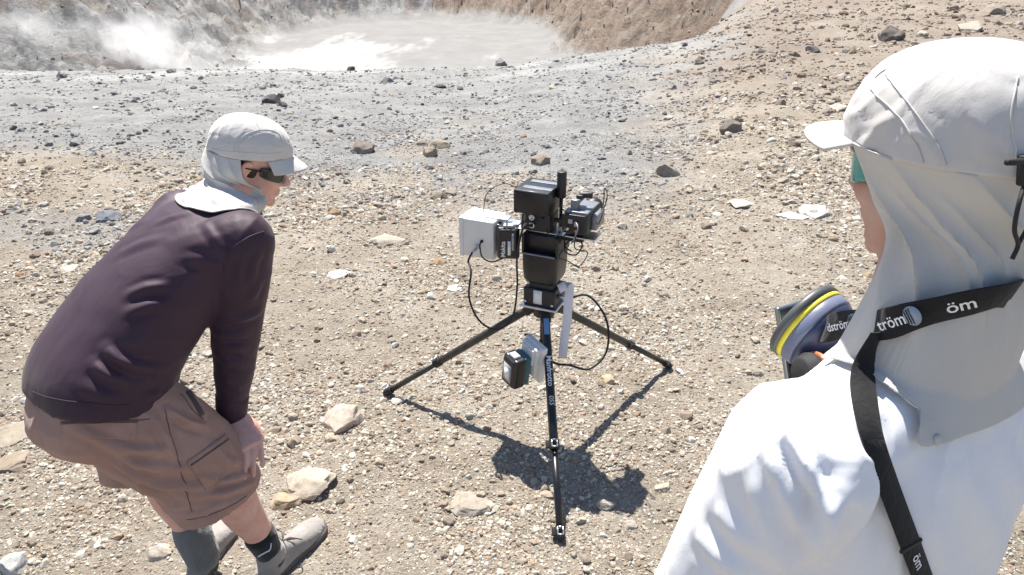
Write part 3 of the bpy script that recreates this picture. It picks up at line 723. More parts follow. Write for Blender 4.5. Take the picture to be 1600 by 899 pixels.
def build_tripod():
    t = empty('tripod', AX)
    tag(t, 'black camera tripod with three splayed legs on the gravel', 'tripod')
    ap = .532
    hub = fuse([cyl(AX + ZU * (ap - .035), AX + ZU * (ap + .022), .045, .052, 32, .004), cyl(AX + ZU * (ap - .16), AX + ZU * ap, .016, n=20)], .0035, 4)
    h = wobj('hub', hub, BLK2, t)
    wobj('centre_column_hook', cyl(AX + ZU * (ap - .185), AX + ZU * (ap - .155), .012, .02, 20, .002), RUB, h)
    feet = [at(600, 606), at(1047, 566), at(876, 842)]
    for k, f in enumerate(feet):
        f = np.array((f.x, f.y, gz(f.x, f.y) + .008)); d0 = unit((f - AX) * V3(1, 1, 0))
        a = AX + ZU * (ap + .002) + d0 * .042; d = unit(f - a); Ln = np.linalg.norm(f - a); s = np.cross(d, ZU); s = unit(s); nn = np.cross(s, d)
        A = np.stack([d, s, nn], 1)
        lg = wobj('leg', fuse([cyl(a + d * .02, a + d * Ln * .615, .0172, n=24, bev=.002)], .0022, 1) if False else cyl(a + d * .02, a + d * Ln * .615, .0172, n=28, bev=.002), BLK if k == 2 else TUBE, t)
        wobj('leg_joint', join(box(a + d * .012, (.075, .044, .040), A, .007), cyl(a - s * .031, a + s * .031, .013, n=18, bev=.002)), BLK2, lg)
        wobj('lower_tube', cyl(a + d * Ln * .6, a + d * (Ln - .02), .0132, n=24), BLK if k == 2 else TUBE, lg)
        for q, rr in ((.615, .0205), (.965, .0175)):
            c = a + d * Ln * q
            wobj('lock_collar', join(cyl(c - d * .019, c + d * .019, rr, n=24, bev=.003), box(c + nn * .003 + s * (rr + .004), (.030, .016, .018), A, .003)), RUB, lg)
            P = [c + nn * (rr + .006) + d * .013 * x + s * .010 * y for x, y in ((1, 1), (1, -1), (-1, -1), (-1, 1), (1, 1))]
            wobj('lock_lever', join(*[tube([P[i], P[i + 1]], .0028, 8) for i in range(4)]), ALU, lg)
        wobj('rubber_foot', lathe(f - d * .03, d, [(0, .013), (.006, .0165), (.022, .0165), (.030, .012), (.034, .005)], 20), RUB, lg)
        if k == 2:
            b0 = a + d * .075 + nn * .0185
            wobj('badge', box(b0, (.070, .021, .004), A, .0015), BLUEL, lg)
            # lettering runs down the leg, its top towards the right
            n3 = nn
            wobj('lettering', text_vf('Manfrotto', .031, a + d * .265 + n3 * .0176, d, np.cross(n3, d), bold=.012), WPRINT, lg, False, False)
            wobj('lettering', text_vf('055', .026, a + d * .385 + n3 * .0176, d, np.cross(n3, d), shear=.2), WPRINT, lg, False, False)
    return t

build_tripod()

def build_head():
    t = empty('pan_tilt_head', L(0, 0, .555)); tag(t, 'black motorised pan and tilt unit bolted on the tripod', 'pan tilt')
    wobj('base_plate', box(L(0, 0, .560), (.158, .150, .010), M3, .003), ALU, t)
    b = wobj('base_housing', fuse([box(L(.0, .0, .603), (.138, .125, .078), M3, .006), box(L(0, 0, .648), (.100, .100, .05), M3, .006)], .003, 2), BLK2, t)
    wobj('sticker', box(L(-.005, -.0635, .606), (.036, .002, .060), M3), GPRINT if False else WPRINT, b)
    for u, v in ((-.058, -.0635), (.058, -.0635)):
        wobj('screw', lathe(L(u, v, .580), -W_, [(-.001, .0055), (.003, .0055), (.004, .003)], 14), ALU, b)
    wobj('connector', join(cyl(L(.070, -.02, .606), L(.102, -.02, .606), .010, n=16, bev=.001), cyl(L(.1, -.02, .606), L(.118, -.02, .606), .0075, n=16)), ALU, b)
    # lower motor shell with a rounded belly, and the tilt block set back above it
    rings = []
    for z, sx, sy, off in ((.660, .108, .100, 0), (.668, .128, .122, 0), (.683, .142, .140, 0), (.73, .150, .150, 0), (.787, .152, .152, 0), (.794, .150, .150, 0)):
        rings.append(ering(L(0, off, z), U, W_, sx / 2 * 1.0, sy / 2, 48, 7.0))
    mo = wobj('motor_shell', loft(rings), BLK, t)
    wobj('tilt_block', box(L(.0, .016, .828), (.142, .112, .076), M3, .006), BLK, t)
    for s in (-1, 1):
        wobj('side_cheek', box(L(s * .0715, .004, .832), (.010, .140, .080), M3, .003), BLK2, t)
    wobj('shell_lip', tube([L(-.066, -.072, .7945), L(.066, -.072, .7945)], .0042, 8), SILV, mo)
    # aluminium cross bracket that carries the instruments
    br = wobj('bracket', box(L(-.02, .022, .872), (.46, .085, .006), M3, .0015), ALU, t)
    wobj('bracket_web', box(L(-.10, .02, .903), (.006, .070, .058), M3, .001), ALU, br)
    wobj('bracket_web', box(L(.045, .035, .898), (.006, .060, .048), M3, .001), ALU, br)
    for u in (-.20, -.15, .06, .11): wobj('screw', lathe(L(u, .0, .875), ZU, [(0, .006), (.004, .006), (.005, .003)], 14), BLK2, br)
    return t
build_head()

def build_black_box():
    t = empty('instrument_box', L(-.035, .02, .876)); tag(t, 'black metal instrument box on top of the pan and tilt unit', 'instrument')
    wobj('housing', box(L(-.04, .02, 1.003), (.146, .165, .094), M3, .004), BLK, t)
    for v in (-.035, .045): wobj('lid_strip', box(L(-.03, v + .02, 1.0505), (.120, .030, .003), M3, .001), SILV, t)
    wobj('front_rim', tube([L(-.110, -.061, 1.048), L(.030, -.061, 1.048)], .0028, 8), SILV, t)
    for sx in (-1, 1):
        for sz in (-1, 1): wobj('screw', lathe(L(-.04 + sx * .064, -.0628, 1.003 + sz * .037), -W_, [(-.001, .004), (.002, .004), (.0025, .002)], 12), BLK2, t)
    p = wobj('connector_block', box(L(-.025, .02, .917), (.105, .10, .078), M3, .004), BLK2, t)
    for u, z, r in ((-.045, .936, .0125), (-.045, .903, .0125), (.0, .938, .004)):
        wobj('connector', join(lathe(L(u, -.030, z), -W_, [(0, r), (.010, r), (.012, r * .9), (.012, r * .6), (.004, r * .55), (.004, .001)], 24)), ALU if r > .01 else BLK2, p)
    wobj('side_knob', join(cyl(L(.035, .0, .925), L(.085, .0, .925), .009, n=16, bev=.002), box(L(.07, 0, .925), (.025, .03, .03), M3, .004)), BLK2, p)
    c = L(.050, .03, 0)
    an = wobj('antenna', cyl(c + ZU * 1.01, c + ZU * 1.115, .0185, n=28, bev=.003), BLK2, t)
    wobj('antenna_stem', cyl(c + ZU * .89, c + ZU * 1.02, .007, n=14), BLK2, an)
build_black_box()

L0 = L
def sbox(c, size, M=None, bev=0.0, seg=2): return box(c, tuple(q * .86 for q in size), M, bev * .86, seg)
def build_thermal():
    def L(u, v, z): return L0(.13 + (u - .165) * .86, .03 + (v - .03) * .86, .892 + (z - .876) * .84)
    t = empty('video_camera', L(.165, .03, .876)); tag(t, 'grey handheld style camera with top handle, right of the black box', 'camera')
    c = L(.170, .045, .928)
    wobj('body', fuse([sbox(c, (.118, .185, .094), M3, .012, 3)], .003, 2), GRN, t)
    bp = wobj('back_panel', sbox(L(.166, -.052, .928), (.112, .012, .090), M3, .008, 3), BLK, t)
    wobj('top_cover', sbox(L(.170, .045, .978), (.108, .17, .012), M3, .004), SILV, t)
    wobj('side_pod', sbox(L(.240, .06, .925), (.028, .12, .070), M3, .008), SILV, t)
    hd = wobj('handle', fuse([sbox(L(.150, .0, 1.000), (.036, .036, .060), M3, .006), sbox(L(.158, .03, 1.022), (.034, .075, .018), M3, .006)], .003, 3), SILV, t)
    wobj('eyecup', join(cyl(L(.160, .03, 1.042), L(.215, .045, 1.042), .010, .014, 18, .002), sbox(L(.165, .03, 1.036), (.03, .05, .02), M3, .005)), BLK2, hd)
    for u, z, s in ((.150, .942, .020), (.178, .930, .020)): wobj('port', sbox(L(u, -.0585, z), (s, .004, s), M3, .001), GPRINT, bp)
    wobj('red_button', lathe(L(.176, -.058, .902), -W_, [(0, .006), (.004, .006), (.005, .003)], 14), REDK, bp)
    wobj('port', lathe(L(.135, -.058, .905), -W_, [(0, .008), (.004, .008), (.004, .004)], 16), ALU, bp)
    wobj('lens', lathe(L(.170, .137, .925), W_, [(0, .036), (.04, .036), (.045, .040), (.07, .040), (.07, .030), (.06, .028)], 32), BLK2, t)
    wobj('mount_shoe', sbox(L(.165, .03, .880), (.06, .08, .010), M3, .002), BLK2, t)
    wobj('bracket_arm', join(sbox(L(.155, -.01, .845), (.09, .03, .03), M3, .006), sbox(L(.12, .0, .84), (.05, .05, .02), M3, .005)), BLK2, t)
build_thermal()

def battery(name, C, X, Y, Z, label, txt, k=1.22):
    """slide-on tool battery: X its width, Y out of its face, Z its length"""
    t = empty(name, C); tag(t, label, 'battery', 'tool batteries on the tripod')
    C = np.asarray(C, float); X, Y, Z = X * k, Y * k, Z * k; A = np.stack([X, Y, Z], 1)
    wobj('case', fuse([box(C, (.074, .044, .112), A, .010, 3), box(C + Y * .012, (.066, .034, .104), A, .012, 3)], .0025, 3), BLK, t)
    wobj('slide_rail', box(C - Y * .030, (.064, .022, .104), A, .003), TEAL, t)
    wobj('release_button', box(C + Z * .058 + Y * .004, (.034, .026, .010), A, .003), GPRINT, t)
    if txt:
        wobj('face_label', text_vf('Makita', .021 * k, C + Y * .0292 - X * .016 - Z * .016, Z, -X, bold=.015), WPRINT, t, False, False)
        wobj('stripe', box(C + Y * .0293 + X * .004 - Z * .012, (.010, .0012, .050), A), WPRINT, t)
        wobj('stripe', box(C + Y * .0293 + X * .016 + Z * .010, (.008, .0012, .060), A), GPRINT, t)
    else:
        lb = wobj('face_label', box(C + Y * .0293, (.042, .0012, .066), A), GPRINT, t)
        wobj('label_print', box(C + Y * .0302 - Z * .004, (.026, .0008, .040), A), WPRINT, lb)
        wobj('side_label', box(C + X * .0376 + Z * .018, (.0012, .022, .040), A), WPRINT, t)
        wobj('side_label', box(C + X * .0376 - Z * .028, (.0012, .022, .036), A), WPRINT, t)
    return t

def build_white_box():
    def L(u, v, z): return L0(u + .006, v, z - .042)
    t = empty('electronics_box', L(-.29, .0, .765)); tag(t, 'pale grey plastic electronics box left of the pan and tilt unit', 'box')
    c = L(-.283, .02, .850)
    wobj('enclosure', box(c, (.140, .135, .165), M3, .007, 3), GPL, t)
    wobj('lid', box(c - U * .0775, (.020, .141, .171), M3, .006, 3), GPL, t)
    for s in (-1, 1):
        for q in (-1, 1): wobj('lid_screw', lathe(c - U * .0868 + W_ * s * .058 + ZU * q * .072, -U, [(0, .005), (.002, .005), (.002, .003)], 12), ALU, t)
    gl = wobj('cable_gland', join(cyl(L(-.285, -.047, .820), L(-.285, -.066, .818), .011, n=16, bev=.001), cyl(L(-.285, -.064, .818), L(-.292, -.085, .806), .007, n=14, bev=.001)), ALU, t)
    wobj('cable_gland', cyl(L(-.265, -.047, .846), L(-.265, -.056, .846), .006, n=14), RUB, t)
    wobj('mounting_arm', box(L0(-.215, .02, .8935), (.10, .05, .006), M3, .001), ALU, t)
    battery('battery', L(-.158, -.022, .852), V3(*(U * .25 + W_ * 0)) * 0 + unit(U * .8 - W_ * .6) * 0 + unit(W_ * .35 + U * .94), unit(-W_ * .94 + U * .35), ZU, 'black and teal tool battery with white lettering beside the pale box', True)
build_white_box()

def build_leg_box():
    f = at(876, 842); f = np.array((f.x, f.y, gz(f.x, f.y))); a = AX + ZU * .534; d = unit(f - a)
    s = unit(np.cross(d, ZU)); nn = np.cross(s, d); m = a + d * .24
    # box hangs on the left of the front leg, turned towards the left and tipped with the leg
    Y = unit(V3(-.80, -.55, .02)); Z = unit(V3(.06, -.10, 1.0) - Y * (V3(.06, -.10, 1.0) @ Y)); X = np.cross(Y, Z); A = np.stack([X, Y, Z], 1)
    C = m + V3(-.052, .035, -.012)
    t = empty('power_adapter', C); tag(t, 'pale plastic power adapter hanging from the front tripod leg', 'adapter')
    wobj('plate', box(C, (.120, .024, .165), A, .003), GPL, t)
    wobj('raised_step', box(C + Y * .022 + Z * .012, (.098, .026, .130), A, .003), GPL, t)
    wobj('raised_step', box(C + Y * .038 + Z * .036, (.074, .012, .070), A, .002), GPL, t)
    wobj('screw', lathe(C + X * .045 + Y * .011 + Z * .0, Y, [(0, .004), (.002, .004), (.002, .002)], 12), BLK2, t)
    wobj('hook_loop', tube([C + X * .04 - Y * .012 + Z * .05, C + X * .075 - Y * .03 + Z * .055, C + X * .10 - Y * .015 + Z * .05], .006, 8, 4), RUB, t)
    battery('battery', C + Y * .098 - Z * .022, X, Y, Z, 'black tool battery with grey face label on the hanging adapter', False)
    return C
LB_C = build_leg_box()

def cable(name, P, r, label, mat=RUB, sub=8):
    o = obj(name, tube(P, r, 10, sub), mat); o2 = o
    tag(o, label, 'cable'); return o
aL = [L(-.286, -.085, .764), L(-.295, -.105, .73), at(736, 425, y=2.69), at(733, 465, y=2.66), at(748, 500, y=2.64), at(775, 515, y=2.62), at(800, 497, y=2.62), at(808, 450, y=2.62), at(808, 400, y=2.62), at(818, 355, y=2.60), L(-.045, -.05, .905), L(-.045, -.038, .904)]
cable('power_cable', [np.array(p) for p in aL], .0042, 'black cable looping from the pale box under the pan and tilt unit')
cable('power_cable', [L(.112, -.02, .606), np.array(at(918, 462, y=2.68)), np.array(at(942, 488, y=2.66)), np.array(at(951, 520, y=2.62)), np.array(at(945, 555, y=2.60)), np.array(at(920, 577, y=2.56)), np.array(at(890, 571, y=2.52)), np.array(at(868, 568, y=2.51)), LB_C + V3(.04, .03, 0)], .0046, 'thick black cable looping right of the tripod down to the hanging adapter')
cable('signal_cable', [L(.14, -.055, .922), L(.155, -.085, .91), L(.155, -.09, .86), np.array(at(918, 395, y=2.70)), np.array(at(905, 416, y=2.70)), np.array(at(887, 408, y=2.68)), L(.09, -.085, .81), L(.085, -.03, .82)], .0022, 'thin black cable hanging below the handled camera')
cable('signal_cable', [L(.14, -.05, .950), L(.158, -.075, .935), L(.15, -.085, .90), L(.13, -.06, .865), L(.12, -.02, .86)], .0024, 'grey cable across the back of the handled camera', SILV)
cable('signal_cable', [L(-.259, -.054, .804), L(-.256, -.075, .793), L(-.24, -.085, .75), L(-.20, -.08, .735), L(-.165, -.05, .745)], .0030, 'short black lead from the pale box to its battery')
cable('signal_cable', [L(.20, .09, .95), L(.212, .10, 1.0), L(.208, .11, 1.03), L(.20, .10, 1.045), L(.198, .11, 1.0), L(.195, .11, .95)], .0022, 'black wire loop standing behind the handled camera')
cable('signal_cable', [L(-.30, .05, .885), L(-.30, .09, .96), L(-.24, .13, .998), L(-.17, .12, .985), L(-.11, .08, .97)], .0018, 'thin wire arching behind the black box to the pale box')
b_ = [L(.078, -.045, .652)] + [np.array(at(px_, py_, y=y_)) for px_, py_, y_ in ((889, 446, 2.645), (888, 470, 2.63), (886, 500, 2.615), (882, 530, 2.60), (879, 560, 2.59))]
S_ = spline(b_, 6); T_ = np.linspace(0, 1, len(S_)); Wd = np.array([V3(.93, -.30, 0) + V3(.1, .4, 0) * math.sin(2.5 * q) * q for q in T_])
st = obj('webbing_strap', ribbon(S_, Wd, .036, .003), WEB); tag(st, 'white webbing strap dangling beside the front tripod leg', 'strap')

# loose wiring round the instruments
for P_, r_, l_ in (([L(.02, -.045, .90), L(.05, -.085, .885), L(.085, -.08, .90), L(.11, -.05, .93)], .0026, 'black lead from the black box to the handled camera'),
                   ([L(-.06, -.045, .93), L(-.10, -.08, .90), L(-.14, -.06, .875), L(-.16, -.02, .90)], .0026, 'black lead from the black box towards the battery'),
                   ([L(.09, -.03, .86), L(.11, -.07, .83), L(.15, -.06, .82), L(.16, -.02, .85), L(.12, -.01, .86), L(.10, -.05, .845), L(.135, -.07, .835)], .0028, 'coil of black wire under the handled camera'),
                   ([L(.045, .05, .96), L(.08, .04, .93), L(.095, .0, .90), L(.085, -.03, .87), L(.07, -.06, .84)], .0022, 'black wire running down beside the antenna'),
                   ([L(.20, .02, .93), L(.225, -.03, .95), L(.235, -.02, .99), L(.22, .03, 1.0), L(.205, .06, .97)], .0020, 'thin black wire bowed beside the handled camera\'s right side')):
    cable('signal_cable', P_, r_, l_)
# ------------------------------------------------------------------ people: shared pieces
SKIN = skin_mat('sunburnt_skin', (.70, .43, .35)); SKIN2 = skin_mat('tanned_skin', (.54, .34, .27))
LEGSK = skin_mat('pale_leg_skin', (.62, .42, .35))
CAPM = cloth('pale_cap_cloth', (.58, .555, .53), (.545, .52, .498), .92, 1100, (14, .16), .15, .06)
FLAPM = cloth('pale_flap_cloth', (.56, .535, .50), (.52, .495, .465), .9, 1100, (22, .12), .15, .06)
SHIRTD = cloth('dark_purple_jersey', (.037, .0155, .030), (.046, .021, .038), .6, 1300, (9, .14), .08, .15)
SHIRTD.node_tree.nodes['Principled BSDF'].inputs['Specular IOR Level'].default_value = .32
SHIRTW = cloth('white_cotton', (.82, .82, .84), (.80, .80, .83), .9, 900, (16, .09), .15, .04)
SHORTM = cloth('dusty_brown_canvas', (.33, .20, .16), (.39, .25, .205), .92, 900, (13, .40), .1, .15, 9.0)
SHORTD = cloth('brown_canvas_shadow_trim', (.12, .08, .07), None, .92, 900, (13, .2), .1, .15)  # darker canvas: shade along pocket edges put into the colour, also seam stitching
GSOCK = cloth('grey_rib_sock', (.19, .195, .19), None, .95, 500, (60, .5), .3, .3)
SOCK = cloth('black_rib_sock', (.012, .012, .013), None, .95, 700, (40, .3), .3, .2)
SUEDE = cloth('dusty_grey_suede', (.27, .245, .225), (.34, .315, .29), .95, 500, (30, .35), .3, .2, 14)
SOLE = plain('brown_grey_sole_rubber', (.11, .09, .08), .8, 0, (120, .3), .2, 40)
LACE = plain('dark_lace', (.07, .06, .065), .85, 0, (500, .4), .2, 100)
HAIR = plain('dark_hair', (.03, .024, .02), .6, 0, (250, .8), .4, 120)
SHADE = plain('black_sunglass_frame', (.010, .010, .011), .22, 0, (0, 0), 0, 10, coat=.5)
TEALG = plain('teal_mirror_lens', (.06, .33, .33), .12, .6, (0, 0), .1, 20)
CORD = plain('black_cord', (.014, .014, .015), .7, 0, (400, .4), .2, 80)
TROUS = cloth('khaki_trouser_cloth', (.22, .20, .165), None, .92, 900, (10, .4), .2, .15)

class Frame:
    """head frame: f forwards, l left, u up"""
    def __init__(s, c, az, pitch, roll=0.0):
        ca, sa, cp, sp = math.cos(az), math.sin(az), math.cos(pitch), math.sin(pitch)
        s.c = np.asarray(c, float); s.f = V3(ca * cp, sa * cp, -sp); u = V3(ca * sp, sa * sp, cp); l = np.cross(u, s.f)
        s.u = u * math.cos(roll) + l * math.sin(roll); s.l = np.cross(s.u, s.f)
    def p(s, x, y, z): return s.c + s.f * x + s.l * y + s.u * z

def head_parts(h, k=1.0):                # k < 1 lays the ears flat under cloth
    B = lambda c, r: ball(h.p(*c), r, h.f, h.l, h.u)
    P = [B((-.012, 0, .030), (.096, .076, .090)), B((.028, 0, -.040), (.062, .060, .080)), B((.034, 0, -.088), (.050, .048, .032)), B((.071, 0, -.104), (.017, .020, .016)),
         limb([h.p(.088, 0, .004), h.p(.100, 0, -.018), h.p(.110, 0, -.034)], [.008, .009, .0115], 12, 3), B((.098, .010, -.040), (.010, .008, .007)), B((.098, -.010, -.040), (.010, .008, .007)),
         B((.074, 0, .024), (.020, .056, .013)), B((.0865, 0, -.064), (.009, .022, .0055)), B((.085, 0, -.075), (.009, .019, .0065)),
         B((.055, .036, -.030), (.028, .022, .026)), B((.055, -.036, -.030), (.028, .022, .026))]
    for s in (-1, 1):
        P += [limb([h.p(-.006, s * .075 * k, -.032), h.p(-.016, s * .084 * k, -.010), h.p(-.018, s * .088 * k, .012), h.p(-.004, s * .084 * k, .024), h.p(.006, s * .077 * k, .012)], [.006, .006, .0065, .006, .005], 10, 3), B((-.004, s * .076 * k, -.030), (.009, .006, .010)), B((-.008, s * .076 * k, .0), (.012, .006, .02))]
    return P

def hand_parts(wr, kn, tip, across, thumb, curl, rad=.0088):
    """palm and five unequal fingers; across points from little finger to index, curl bends the fingertips"""
    wr, kn, tip, across, curl = map(lambda q: np.asarray(q, float), (wr, kn, tip, across, curl)); d = unit(kn - wr); across = unit(across - d * (across @ d)); nrm = np.cross(d, across)
    P = []; rings = []
    for t, w, th in ((-.012, .026, .021), (.02, .030, .018), (.045, .039, .0155), (.075, .042, .0145), (.092, .039, .0125)):
        rings.append(ering(wr + d * t * np.linalg.norm(kn - wr) / .085, across, nrm, w, th, 20, 2.6))
    P.append(loft(rings))
    fl = unit(tip - kn); Lf = np.linalg.norm(tip - kn)
    for i, (o, ln) in enumerate(((-.031, .76), (-.0105, .94), (.0105, 1.0), (.031, .88))):
        a = kn + across * o - fl * .008; spread = across * o * .35; e = fl * Lf * ln
        P.append(limb([a, a + e * .42 + spread * .4, a + e * .74 + spread * .7 + curl * .35, a + e + spread + curl], [rad * 1.12, rad * 1.02, rad * .95, rad * .8], 12, 4))
    b = wr + d * .018 + across * .026; t = np.asarray(thumb, float)
    P.append(limb([b, b + (t - b) * .45 + across * .010, b + (t - b) * .75 + across * .006, t], [.0150, .0125, .0110, .009], 12, 4))
    return P

def build_cap(par, h, a, b, hh, brim, droop, seams, off=(0, 0, 0), tilt=0.0):
    """soft panelled cap on the head frame h; a, b half length and width of its rim, hh its height"""
    n, m = 150, 46; rings = []; c0 = h.p(*off); z0_ = h.c[0] * 10
    for j in range(m + 1):
        t = j / m * math.pi / 2; rad = max(math.cos(t), .012) ** .82; zz = hh * math.sin(t) ** .92; ring = []
        for i in range(n):
            w = 2 * math.pi * i / n; x = math.cos(w); y = math.sin(w)
            bul = 1 + .012 * mnoise.noise(Vector((x * 2.2, y * 2.2, 2.5 * t))) + .006 * mnoise.noise(Vector((x * 6 + 3, y * 6, 5 * t))) + .035 * math.sin(2 * t) + .012 * math.sin(3 * w + 1.0) * math.cos(t) + .010 * math.sin(7 * w + 2.0 + 3 * t) * math.cos(t) ** 2
            cre = (1 - abs(mnoise.noise(Vector((x * 2.6 + 5, y * 2.6 + z0_, 1.6 * t))))) ** 6; bul += .030 * (cre - .3) * math.cos(t) ** .5 - .016 * (1 - abs(mnoise.noise(Vector((x * 4.1, y * 4.1 + z0_, 4.2 * t + 2))))) ** 10
            drop = -tilt * (x - .0) * (1 - j / m)
            ring.append(c0 + h.f * (x * a * rad * bul - .010 * math.sin(t)) + h.l * y * b * rad * bul + h.u * (zz + drop))
        rings.append(np.array(ring))
    inner = [r - (r - (c0 + h.u * (hh * .35))) * .03 for r in rings[:8]]
    cr = wobj('cap', loft(list(reversed(inner)) + rings), CAPM, par)
    V, F = np.concatenate(rings), None
    bv = bvh_of(*loft(rings))
    for sm in seams:
        P = rcl(bv, sm)
        if len(P) > 2: wobj('seam', seam(bv, P, .0009), CAPM, cr)
    # brim: curved sheet with thickness
    G = []; nu, nv = 26, 10
    for top in (0, 1):
        for j in range(nv + 1):
            for i in range(nu + 1):
                w = (i / nu - .5) * R(112); s = j / nv; x = math.cos(w); y = math.sin(w)
                q = 1 + s * brim / a * (.35 + .65 * math.cos(w * 1.05) ** .7)
                G.append(c0 + h.f * (x * a * q - .004) + h.l * y * b * (1 + s * brim / a * .30) + h.u * (-tilt * x + .004 - droop * s - (.006 + .5 * droop) * y * y * (.4 + .6 * s) - (0 if top else .0035)))
    K = (nu + 1) * (nv + 1); F = []
    for j in range(nv):
        for i in range(nu):
            p = j * (nu + 1) + i; q = (p, p + 1, p + nu + 2, p + nu + 1); F.append(q[::-1]); F.append(tuple(v + K for v in q))
    ed = list(range(nu + 1)) + [(j + 1) * (nu + 1) + nu for j in range(nv)] + [nv * (nu + 1) + i for i in range(nu - 1, -1, -1)] + [j * (nu + 1) for j in range(nv - 1, 0, -1)]
    for p, q in zip(ed, ed[1:] + ed[:1]): F.append((p, q, q + K, p + K))
    br = wobj('brim', (G, F), CAPM, cr)
    return cr, bv

def build_flap(par, h, a, b, T0, tf, tl, shirt, ph0, ph1, length, foldf, rim_z=0.004, neck=None, neck_r=.075, tilt=0.0, rimoff=(0, 0, 0), thick=.0018, nphi=120, nt=44, spread=.05, lo0=None, lo1=None, push=.005, mid=.030):
    """neck flap: from the cap's rim round the back of the head, in to the neck and out over the shoulders"""
    rows = []; N0 = np.asarray(neck, float); T0 = np.asarray(T0, float); tu = np.cross(tf, tl)
    for i in range(nphi + 1):
        s = i / nphi; w = ph0 + (ph1 - ph0) * s; x, y = math.cos(w), math.sin(w)
        S = h.p(rimoff[0] + x * a * .985, rimoff[1] + y * b * .985, rimoff[2] + rim_z - tilt * x)
        w2 = (ph0 if lo0 is None else lo0) * (1 - s) + (ph1 if lo1 is None else lo1) * s; wm = .40 * w + .60 * w2
        d = unit(tf * math.cos(w2) + tl * math.sin(w2)); dh = unit(h.f * math.cos(wm) + h.l * math.sin(wm))
        M1 = S * .55 + N0 * .45 + dh * mid - h.u * .006
        M2 = N0 + d * neck_r
        ln = max(length(s), .010 - spread * .4)
        E1 = T0 + d * (neck_r + spread * .6); E2 = T0 + d * (neck_r + spread + ln)
        q1, n1 = snap(shirt, E1 - np.array((0, 0, .0)), .009); q2, n2 = snap(shirt, E2 - np.array((0, 0, .02)), .007)
        rows.append(spline([S, M1, M2, q1, q2], nt // 4))
    G = np.array(rows); n_t = G.shape[1]; uu, vv = np.meshgrid(np.linspace(0, 1, nphi + 1), np.linspace(0, 1, n_t), indexing='ij')
    Nn = np.cross(np.gradient(G, axis=0), np.gradient(G, axis=1)); Nn /= np.linalg.norm(Nn, axis=2)[..., None] + 1e-9
    ctr = N0; sg = np.sign(((G - ctr) * Nn).sum(2)).mean(); Nn *= 1 if sg > 0 else -1
    G = G + Nn * (foldf(uu, vv) * sstep(0, .05, uu) * sstep(0, .05, 1 - uu))[..., None]
    for i in range(nphi + 1):
        for j in range(int(n_t * .5), n_t):
            p = Vector(G[i, j]); loc, n, k, dd = shirt.find_nearest(p)
            sd = (p - loc).dot(n)
            if sd < push: G[i, j] = np.array(p + n * (push - sd))
    A = (G + Nn * thick).reshape(-1, 3); B = (G - Nn * thick).reshape(-1, 3); K = len(A); F = []
    for i in range(nphi):
        for j in range(n_t - 1):
            p = i * n_t + j; q = (p, p + n_t, p + n_t + 1, p + 1); F.append(q); F.append(tuple(v + K for v in q[::-1]))
    ed = [i * n_t for i in range(nphi + 1)] + [nphi * n_t + j for j in range(1, n_t)] + [i * n_t + n_t - 1 for i in range(nphi - 1, -1, -1)] + [j for j in range(n_t - 2, 0, -1)]
    for p, q in zip(ed, ed[1:] + ed[:1]): F.append((p, q, q + K, p + K))
    o = wobj('neck_flap', (np.vstack([A, B]).tolist(), F), FLAPM, par)
    return o, A, Nn.reshape(-1, 3), (nphi + 1, n_t)

def build_shades(par, h, lensmat, framemat):
    """wraparound sunglasses"""
    G = []; nu, nv = 30, 8
    for top in (0, 1):
        for j in range(nv + 1):
            for i in range(nu + 1):
                w = (i / nu - .5) * R(150); e = abs(i / nu - .5) * 2; hg = .040 * (1 - .45 * e ** 3) * (1 - .35 * math.exp(-((i / nu - .5) / .06) ** 2))
                z = .012 - hg * (j / nv); r_ = 1.0 if top else .975
                G.append(h.p((.004 + .100 * math.cos(w)) * r_, .0755 * math.sin(w) * r_, z))
    K = (nu + 1) * (nv + 1); F = []
    for j in range(nv):
        for i in range(nu):
            p = j * (nu + 1) + i; q = (p, p + 1, p + nu + 2, p + nu + 1); F.append(q); F.append(tuple(v + K for v in q[::-1]))
    ed = list(range(nu + 1)) + [(j + 1) * (nu + 1) + nu for j in range(nv)] + [nv * (nu + 1) + i for i in range(nu - 1, -1, -1)] + [j * (nu + 1) for j in range(nv - 1, 0, -1)]
    for p, q in zip(ed, ed[1:] + ed[:1]): F.append((p, q, q + K, p + K))
    g = wobj('sunglasses', (G, F), lensmat, par)
    for s in (-1, 1):
        wobj('temple_arm', tube([h.p(.030, s * .0745, .004), h.p(.0, s * .080, .006), h.p(-.022, s * .083, .004), h.p(-.034, s * .079, -.012)], [.0060, .0050, .0040, .003], 10, 4, flat=.5), framemat, g)
    wobj('brow_bar', tube([h.p(.004 + .101 * math.cos(w), .0765 * math.sin(w), .013) for w in np.radians(np.linspace(-74, 74, 25))], .0028, 8), framemat, g)
    return g

